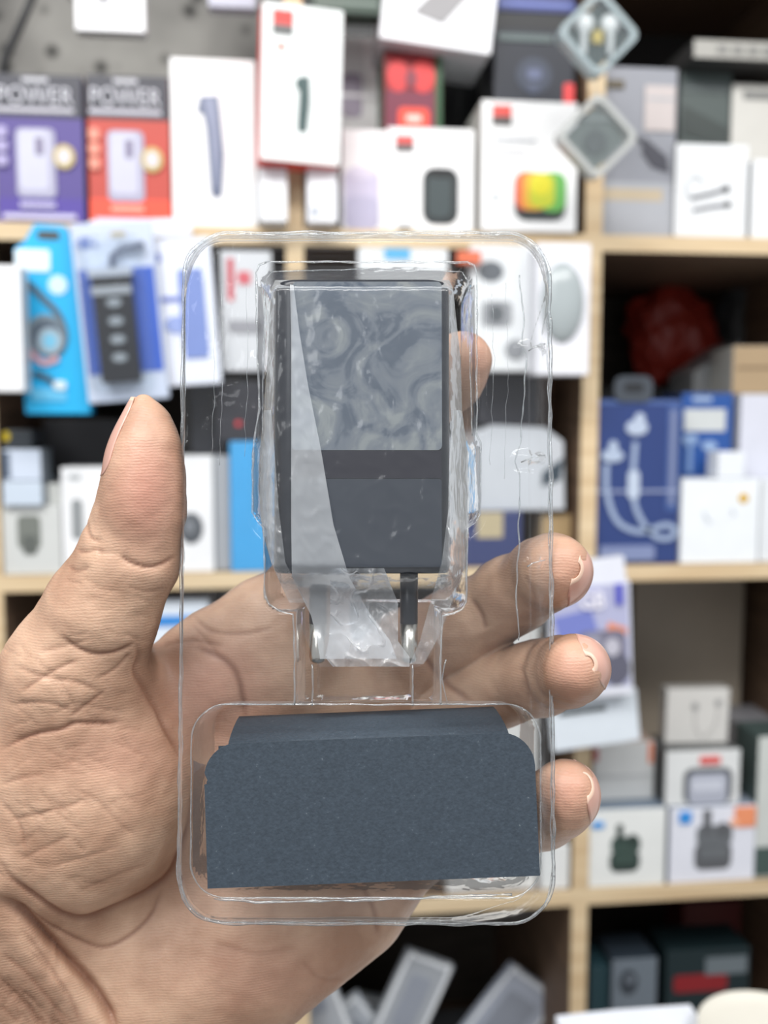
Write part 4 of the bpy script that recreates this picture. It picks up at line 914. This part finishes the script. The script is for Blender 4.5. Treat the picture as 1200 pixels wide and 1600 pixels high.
thumb.ellip((222, 760, 240), 7.2, 8, 14, 5, -5)
index = Field()
index.chain([(462, 1040, 284, 66), (470, 985, 284, 64), (500, 880, 286, 60), (560, 750, 290, 54), (640, 650, 288, 50), (706, 590, 282, 48), (724, 562, 279, 44)], 4)
middle = Field()
middle.chain([(560, 1110, 289, 62), (640, 1020, 290, 66), (730, 974, 287, 64), (800, 930, 279, 58), (850, 898, 268, 55), (864, 892, 259, 53), (872, 888, 253.5, 49)], 4)
ring = Field()
ring.chain([(630, 1180, 290, 60), (700, 1108, 290, 62), (780, 1072, 284, 60), (845, 1058, 270, 56), (882, 1050, 256, 52), (897, 1046, 246, 49), (899, 1045, 241, 44)], 4)
little = Field()
little.chain([(660, 1290, 288, 58), (730, 1300, 288, 55), (800, 1285, 278, 52), (848, 1268, 268, 53), (868, 1256, 260, 50), (880, 1244, 255, 49), (884, 1236, 253, 47)], 4)
hand = smin(palm.f, thumb.f, 9)
full = hand.copy()
for fg in (index, middle, ring, little):
    full = smin(full, smin(hand, fg.f, 8), 1.0)
full[0, :, :] = full[-1, :, :] = 5; full[:, 0, :] = full[:, -1, :] = 5; full[:, :, 0] = full[:, :, -1] = 5
SDF = full
def sample(F_, P):
    g = (P - lo) / VOX; i = np.clip(np.floor(g).astype(int), 0, dims - 2); t = g - i; r_ = 0
    for a in (0, 1):
        for b_ in (0, 1):
            for c_ in (0, 1):
                wgt = (t[..., 0] if a else 1 - t[..., 0]) * (t[..., 1] if b_ else 1 - t[..., 1]) * (t[..., 2] if c_ else 1 - t[..., 2])
                r_ = r_ + wgt * F_[i[..., 0] + a, i[..., 1] + b_, i[..., 2] + c_]
    return r_
def grad(F_, P, e=1.0):
    g = np.stack([sample(F_, P + np.eye(3)[i] * e) - sample(F_, P - np.eye(3)[i] * e) for i in range(3)], -1)
    return g / (np.linalg.norm(g, axis=-1, keepdims=True) + 1e-9)
def surface_nets(F_):
    S = F_ < 0; nx_, ny_, nz_ = F_.shape
    cnt = np.zeros((nx_ - 1, ny_ - 1, nz_ - 1), np.int8)
    for a in (0, 1):
        for b_ in (0, 1):
            for c_ in (0, 1): cnt += S[a:nx_ - 1 + a, b_:ny_ - 1 + b_, c_:nz_ - 1 + c_]
    act = np.argwhere((cnt > 0) & (cnt < 8)); idx = np.full(cnt.shape, -1, np.int32); idx[tuple(act.T)] = np.arange(len(act))
    acc = np.zeros((len(act), 3)); num = np.zeros(len(act))
    cs_ = [(a, b_, c_) for a in (0, 1) for b_ in (0, 1) for c_ in (0, 1)]
    for i in range(8):
        for j in range(i + 1, 8):
            if sum(abs(cs_[i][k] - cs_[j][k]) for k in range(3)) != 1: continue
            pa_ = act + np.array(cs_[i]); pb_ = act + np.array(cs_[j]); fa = F_[tuple(pa_.T)]; fb = F_[tuple(pb_.T)]
            m = (fa < 0) != (fb < 0); t = np.where(m, fa / (fa - fb + 1e-12), 0)
            acc[m] += (pa_ + t[:, None] * (pb_ - pa_))[m]; num[m] += 1
    P = lo + VOX * acc / num[:, None]; quads = []
    for axis in range(3):
        o1, o2 = [k for k in range(3) if k != axis]
        a_ = np.take(S, range(0, S.shape[axis] - 1), axis); b_ = np.take(S, range(1, S.shape[axis]), axis)
        e_ = np.argwhere(a_ != b_); m = (e_[:, o1] > 0) & (e_[:, o2] > 0) & (e_[:, o1] < S.shape[o1] - 1) & (e_[:, o2] < S.shape[o2] - 1); e_ = e_[m]
        sgn = a_[tuple(e_.T)]
        def ci(d1, d2):
            q_ = e_.copy(); q_[:, o1] -= d1; q_[:, o2] -= d2; return idx[tuple(q_.T)]
        q4 = np.stack([ci(1, 1), ci(0, 1), ci(0, 0), ci(1, 0)], 1)
        fl_ = sgn if axis != 1 else ~sgn
        q4[~fl_] = q4[~fl_][:, ::-1]; quads.append(q4)
    return P, np.concatenate(quads)
P, Q = surface_nets(SDF)
Nn = grad(SDF, P, 0.8)
for _ in range(2): P = P - Nn * np.clip(sample(SDF, P), -.3, .3)[:, None]
px = 600 + P[:, 0] / P[:, 1] * FPX; py = 800 - P[:, 2] / P[:, 1] * FPX
front = np.clip(-Nn[:, 1] * 1.6 + .1, 0, 1)
def seg_d(pts):
    d = np.full(len(P), 1e9)
    pts_ = []
    P_ = [Vector(q) for q in pts]
    for i in range(len(P_) - 1):
        p0 = P_[max(i - 1, 0)]; p1 = P_[i]; p2 = P_[i + 1]; p3 = P_[min(i + 2, len(P_) - 1)]
        for k in range(5):
            t = k / 5; pts_.append(0.5 * ((2 * p1) + (-p0 + p2) * t + (2 * p0 - 5 * p1 + 4 * p2 - p3) * t * t + (-p0 + 3 * p1 - 3 * p2 + p3) * t ** 3))
    pts_.append(P_[-1]); tt = np.zeros(len(P))
    for i in range(len(pts_) - 1):
        a = pts_[i]; b_ = pts_[i + 1]; dx, dy = b_.x - a.x, b_.y - a.y; L2 = dx * dx + dy * dy + 1e-9
        t = np.clip(((px - a.x) * dx + (py - a.y) * dy) / L2, 0, 1); dd = np.hypot(px - a.x - t * dx, py - a.y - t * dy)
        m = dd < d; d[m] = dd[m]; tt[m] = (i + t[m]) / (len(pts_) - 1)
    return d, tt
# creases: polyline in picture points, width px, depth mm, depth limit (mm) so that lines stay on the right surface
CR = [
 ([(186, 866), (205, 879), (232, 886), (256, 880), (276, 866)], 5, .9), ([(150, 860), (186, 866)], 4, .35), ([(196, 915), (230, 925), (258, 918)], 5, .3),
 ([(134, 812), (140, 838), (158, 846)], 5, .6), ([(118, 858), (134, 862), (150, 858), (160, 868)], 5, .6), ([(106, 884), (120, 892), (140, 886)], 5, .5), ([(100, 905), (130, 912)], 4, .3),
 ([(92, 990), (118, 1012), (150, 1022), (185, 1018), (212, 1004)], 6, .9), ([(60, 1018), (100, 1010), (140, 1000)], 5, .4),
 ([(30, 1082), (60, 1062), (90, 1044), (126, 1030)], 5, .6), ([(24, 1040), (70, 1058), (120, 1066), (160, 1082)], 5, .5), ([(110, 1120), (140, 1098), (164, 1080)], 5, .55), ([(20, 1100), (70, 1098), (112, 1112)], 5, .45),
 ([(0, 1172), (30, 1156), (60, 1146), (95, 1140), (120, 1130), (165, 1131), (200, 1126)], 6, .9), ([(70, 1040), (100, 1075), (120, 1110)], 4, .3),
 ([(212, 1002), (218, 1030), (214, 1052), (228, 1080), (246, 1110), (260, 1140), (276, 1166), (290, 1200)], 8, 1.5), ([(205, 1020), (180, 1046), (150, 1060)], 5, .5),
 ([(296, 1220), (300, 1270), (288, 1320), (270, 1362), (240, 1390), (190, 1415), (140, 1436), (100, 1432), (60, 1408), (20, 1376), (-5, 1340)], 9, 1.5),
 ([(256, 1382), (236, 1430), (200, 1464), (160, 1480), (110, 1464), (60, 1440), (10, 1400)], 6, .8),
 ([(-10, 1400), (30, 1430), (66, 1462), (110, 1502), (144, 1542), (170, 1590), (190, 1650)], 15, 4.2),
 ([(0, 1488), (40, 1520), (80, 1566), (110, 1610)], 6, .6), ([(0, 1530), (40, 1570), (70, 1610)], 6, .6), ([(30, 1450), (70, 1500), (110, 1560), (130, 1610)], 6, .5), ([(0, 1570), (30, 1600)], 5, .5), ([(40, 1480), (90, 1530), (105, 1560)], 4, .4),
 ([(0, 1225), (40, 1214), (70, 1208)], 5, .4), ([(10, 1284), (50, 1274), (100, 1262), (130, 1250)], 5, .4), ([(0, 1250), (30, 1290), (40, 1330)], 5, .4), ([(60, 1230), (90, 1270), (130, 1300)], 5, .3), ([(30, 1345), (70, 1325), (110, 1305)], 5, .3), ([(110, 1230), (150, 1250), (190, 1290), (215, 1305)], 6, .3), ([(80, 1355), (130, 1340), (190, 1322)], 5, .25), ([(120, 1395), (180, 1370), (230, 1350)], 5, .25),
 ([(300, 1010), (340, 1025), (368, 1050), (380, 1090), (384, 1130)], 9, .9), ([(240, 1010), (300, 1000), (350, 1010)], 6, .5), ([(300, 960), (330, 985), (380, 990), (430, 980)], 6, .5), ([(300, 975), (330, 1010), (338, 1020)], 5, .4),
 ([(650, 1000), (672, 1040), (700, 1070), (740, 1100)], 9, .8), ([(735, 935), (752, 960), (760, 985)], 7, .7), ([(820, 900), (832, 925), (838, 950)], 6, .5), ([(810, 1040), (822, 1065), (826, 1095)], 6, .5),
 ([(566, 1386), (584, 1420), (590, 1460)], 8, .7), ([(470, 1500), (500, 1530), (540, 1530)], 6, .3), ([(330, 1470), (400, 1490), (460, 1480)], 8, .25)]
rc = np.random.RandomState(11)
for _ in range(46):                                                     # fine skin lines of the ball of the thumb
    x_, y_ = rc.uniform(5, 215), rc.uniform(1010, 1400); a_ = rc.choice([rc.normal(.25, .25), rc.normal(-.7, .25)]); l_ = rc.uniform(14, 34)
    CR.append(([(x_ - l_ * math.cos(a_), y_ + l_ * math.sin(a_)), (x_ + rc.uniform(-3, 3), y_ + rc.uniform(-4, 4)), (x_ + l_ * math.cos(a_), y_ - l_ * math.sin(a_))], 3.2, rc.uniform(.12, .28)))
for _ in range(26):                                                     # lines of the wrist
    t_ = rc.uniform(0, 1); x_ = 10 + 130 * t_ - rc.uniform(0, 60); y_ = 1470 + 130 * t_ + rc.uniform(10, 70); a_ = rc.normal(-.85, .15); l_ = rc.uniform(18, 46)
    CR.append(([(x_ - l_ * math.cos(a_), y_ + l_ * math.sin(a_)), (x_, y_ + rc.uniform(-3, 3)), (x_ + l_ * math.cos(a_), y_ - l_ * math.sin(a_))], 4, rc.uniform(.25, .5)))
for _ in range(16):
    x_, y_ = rc.uniform(120, 230), rc.uniform(900, 1000); a_ = rc.normal(0, .3); l_ = rc.uniform(10, 24)
    CR.append(([(x_ - l_ * math.cos(a_), y_ + l_ * math.sin(a_)), (x_, y_ + 2), (x_ + l_ * math.cos(a_), y_ - l_ * math.sin(a_))], 3, rc.uniform(.1, .22)))
disp = np.zeros(len(P)); crease = np.zeros(len(P))
vis = (front > .15)
for pts, wd, dp in CR:
    d, tt = seg_d(pts); taper = np.clip(np.minimum(tt, 1 - tt) * 6, .15, 1)
    g = np.exp(-(d / (wd * .55)) ** 2) * taper; g2 = np.exp(-(d / (wd * 2.0)) ** 2) * taper
    disp -= dp * (g * .62 + g2 * .30) * front; crease = np.maximum(crease, g * min(1, dp) * front)
# soft skin unevenness
nz1 = np.array([noise.noise(Vector(p) * .11) * .45 + noise.noise(Vector(p) * .3) * .16 for p in P])
disp += nz1
P = P + Nn * disp[:, None]
# pinkness of pads, and brown of the back of the hand
pink = np.zeros(len(P))
for cx_, cy_, rx_, ry_, a_ in ((230, 770, 50, 90, 1), (885, 890, 45, 50, .5), (895, 1045, 45, 55, .6), (885, 1235, 40, 60, .7), (740, 560, 30, 40, .6), (330, 1080, 90, 90, .7), (200, 1180, 90, 60, .4), (420, 1530, 120, 60, .4)):
    pink = np.maximum(pink, a_ * np.exp(-((px - cx_) / rx_) ** 2 - ((py - cy_) / ry_) ** 2) * (Nn[:, 1] < .2))
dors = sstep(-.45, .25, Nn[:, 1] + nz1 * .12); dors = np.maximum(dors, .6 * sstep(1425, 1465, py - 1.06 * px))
HO = LF(60, 1560, 280)          # object origin at the wrist
me = bpy.data.meshes.new('hand'); me.vertices.add(len(P)); me.vertices.foreach_set('co', ((P - HO) / 1000).astype(np.float32).ravel())
me.loops.add(len(Q) * 4); me.loops.foreach_set('vertex_index', Q.astype(np.int32).ravel()); me.polygons.add(len(Q))
me.polygons.foreach_set('loop_start', np.arange(len(Q), dtype=np.int32) * 4)
me.update(calc_edges=True); me.validate()
me.polygons.foreach_set('use_smooth', [True] * len(me.polygons))
for nm, arr in (('crease', crease), ('pink', pink), ('dorsal', dors)):
    at = me.attributes.new(nm, 'FLOAT', 'POINT'); at.data.foreach_set('value', arr.astype(np.float32))
ms = bpy.data.materials.new('skin'); ms.use_nodes = True; nt = ms.node_tree; b = nt.nodes['Principled BSDF']; N = nt.nodes; Lk = nt.links.new
b.inputs['Roughness'].default_value = .47; b.inputs['Subsurface Weight'].default_value = .12; b.inputs['Subsurface Radius'].default_value = (1, .35, .2); b.inputs['Subsurface Scale'].default_value = .003
def attr(n_): a = N.new('ShaderNodeAttribute'); a.attribute_name = n_; return a.outputs['Fac']
def mixc(fac, A, B):
    m = N.new('ShaderNodeMix'); m.data_type = 'RGBA'
    Lk(fac, m.inputs['Factor'])
    for s_, v_ in (('A', A), ('B', B)):
        if isinstance(v_, tuple): m.inputs[s_].default_value = rgb(v_)
        else: Lk(v_, m.inputs[s_])
    return m.outputs['Result']
tc = N.new('ShaderNodeTexCoord')
def nz_(sc, det=3, dist=0): n = N.new('ShaderNodeTexNoise'); n.inputs['Scale'].default_value = sc; n.inputs['Detail'].default_value = det; n.inputs['Distortion'].default_value = dist; Lk(tc.outputs['Object'], n.inputs['Vector']); return n.outputs['Fac']
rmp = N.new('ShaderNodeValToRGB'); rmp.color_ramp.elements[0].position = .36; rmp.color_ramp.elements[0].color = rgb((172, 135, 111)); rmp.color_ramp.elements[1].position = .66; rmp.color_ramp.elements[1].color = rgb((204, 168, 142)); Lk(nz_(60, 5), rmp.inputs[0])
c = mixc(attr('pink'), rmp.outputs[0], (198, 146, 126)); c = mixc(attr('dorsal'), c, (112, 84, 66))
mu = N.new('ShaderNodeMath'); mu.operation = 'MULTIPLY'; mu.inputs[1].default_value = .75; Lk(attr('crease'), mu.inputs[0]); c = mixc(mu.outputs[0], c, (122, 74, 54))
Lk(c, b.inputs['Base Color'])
vo = N.new('ShaderNodeTexVoronoi'); vo.feature = 'DISTANCE_TO_EDGE'; vo.inputs['Scale'].default_value = 700; 
mp = N.new('ShaderNodeMapping'); mp.inputs['Scale'].default_value = (1, 1, 1.9); mp.inputs['Rotation'].default_value = (0, R(25), 0); Lk(tc.outputs['Object'], mp.inputs[0]); Lk(mp.outputs[0], vo.inputs['Vector'])
wv = N.new('ShaderNodeTexWave'); wv.inputs['Scale'].default_value = 420; wv.inputs['Distortion'].default_value = 9; wv.inputs['Detail'].default_value = 1; wv.inputs['Detail Scale'].default_value = .25; wv.bands_direction = 'Z'; Lk(tc.outputs['Object'], wv.inputs['Vector'])
def bump(h, st, di, prev=None):
    bp = N.new('ShaderNodeBump'); bp.inputs['Strength'].default_value = st; bp.inputs['Distance'].default_value = di; Lk(h, bp.inputs['Height'])
    if prev: Lk(prev, bp.inputs['Normal'])
    return bp.outputs[0]
q1 = bump(vo.outputs['Distance'], .22, .0004); q1 = bump(wv.outputs['Fac'], .14, .00022, q1); q1 = bump(nz_(220, 4), .28, .0009, q1)
Lk(q1, b.inputs['Normal'])
me.materials.append(ms)
ho = bpy.data.objects.new('hand', me); COL.objects.link(ho); ho.matrix_world = FM @ Matrix.Translation(Vector(HO / 1000))
tag(ho, 'bare left hand, palm to the viewer, gripping the clear tray between thumb and fingertips', 'hand')

# ---- nails: plates laid on the surface of the fingertips
mn = bpy.data.materials.new('nail'); mn.use_nodes = True; b = mn.node_tree.nodes['Principled BSDF']; b.inputs['Base Color'].default_value = rgb((206, 160, 144)); b.inputs['Roughness'].default_value = .3; b.inputs['Coat Weight'].default_value = .3
mnt = bpy.data.materials.new('nail_edge'); mnt.use_nodes = True; b = mnt.node_tree.nodes['Principled BSDF']; b.inputs['Base Color'].default_value = rgb((212, 180, 160)); b.inputs['Roughness'].default_value = .35
def nail_plate(base, tip, out, half_ang, over=1.2, lift=.60):
    """base, tip: px,py,depth on the finger axis; out: direction the nail faces (x, y, z) in the hand frame"""
    A = LF(*base); B = LF(*tip); axd = (B - A); Ln = np.linalg.norm(axd); axd /= Ln
    o_ = np.array(out, float); o_ -= axd * (o_ @ axd); o_ /= np.linalg.norm(o_); s_ = np.cross(axd, o_)
    nu, nv = 25, 25; G = np.zeros((nv, nu, 3)); ok = []
    for j in range(nv):
        v_ = j / (nv - 1)
        for i in range(nu):
            u_ = -1 + 2 * i / (nu - 1)
            wv_ = 1.0
            if v_ < .25: wv_ = math.sqrt(max(0, 1 - ((.25 - v_) / .25) ** 2)) * .5 + .5
            if v_ > .8: wv_ = math.sqrt(max(0.0, 1 - ((v_ - .8) / .2) ** 2)) * .45 + .55
            th = R(half_ang) * u_ * wv_; dr = o_ * math.cos(th) + s_ * math.sin(th); c_ = A + axd * (Ln * v_)
            lo_, hi_ = 0.0, 22.0
            rr_ = np.linspace(0, 16, 400); val = sample(SDF, c_ + dr * rr_[:, None]); k_ = np.argmax(val > 0); rad = rr_[k_] if val[k_] > 0 else 16
            G[j, i] = (c_, dr, rad)[0] + dr * (rad + lift)
            G[j, i, :] = c_ + dr * (rad + lift * min(1, v_ * 4) * max(0, 1 - u_ ** 4) + .2 * max(0, (v_ - .85) / .15) * (1 - u_ * u_))
    for _ in range(14):
        Gs = G.copy(); Gs[1:-1, 1:-1] = (G[:-2, 1:-1] + G[2:, 1:-1] + G[1:-1, :-2] + G[1:-1, 2:] + G[1:-1, 1:-1] * 2) / 6; G = Gs
    V = [tuple(p_) for p_ in ((G.reshape(-1, 3) - HO) / 1000)]
    F = [[j * nu + i, j * nu + i + 1, (j + 1) * nu + i + 1, (j + 1) * nu + i] for j in range(nv - 1) for i in range(nu - 1)]
    MI = [1 if j >= nv - 2 else 0 for j in range(nv - 1) for i in range(nu - 1)]
    o = mesh_obj('nail', V, F, [mn, mnt], ho, MI, smooth=True)
    md = o.modifiers.new('thickness', 'SOLIDIFY'); md.thickness = .0003; md.offset = 0
    return o
nail_plate((216, 745, 246), (224, 622, 243.2), (-1, -.15, 0), 58)
nail_plate((866, 900, 268), (876, 886, 246.6), (1, .35, -.35), 58)
nail_plate((888, 1052, 256), (904, 1044, 234.8), (1, .25, .45), 58)
nail_plate((866, 1262, 266), (888, 1234, 246.6), (1, .3, .1), 58)
nail_plate((700, 600, 282), (735, 540, 275), (.7, .9, .35), 48)
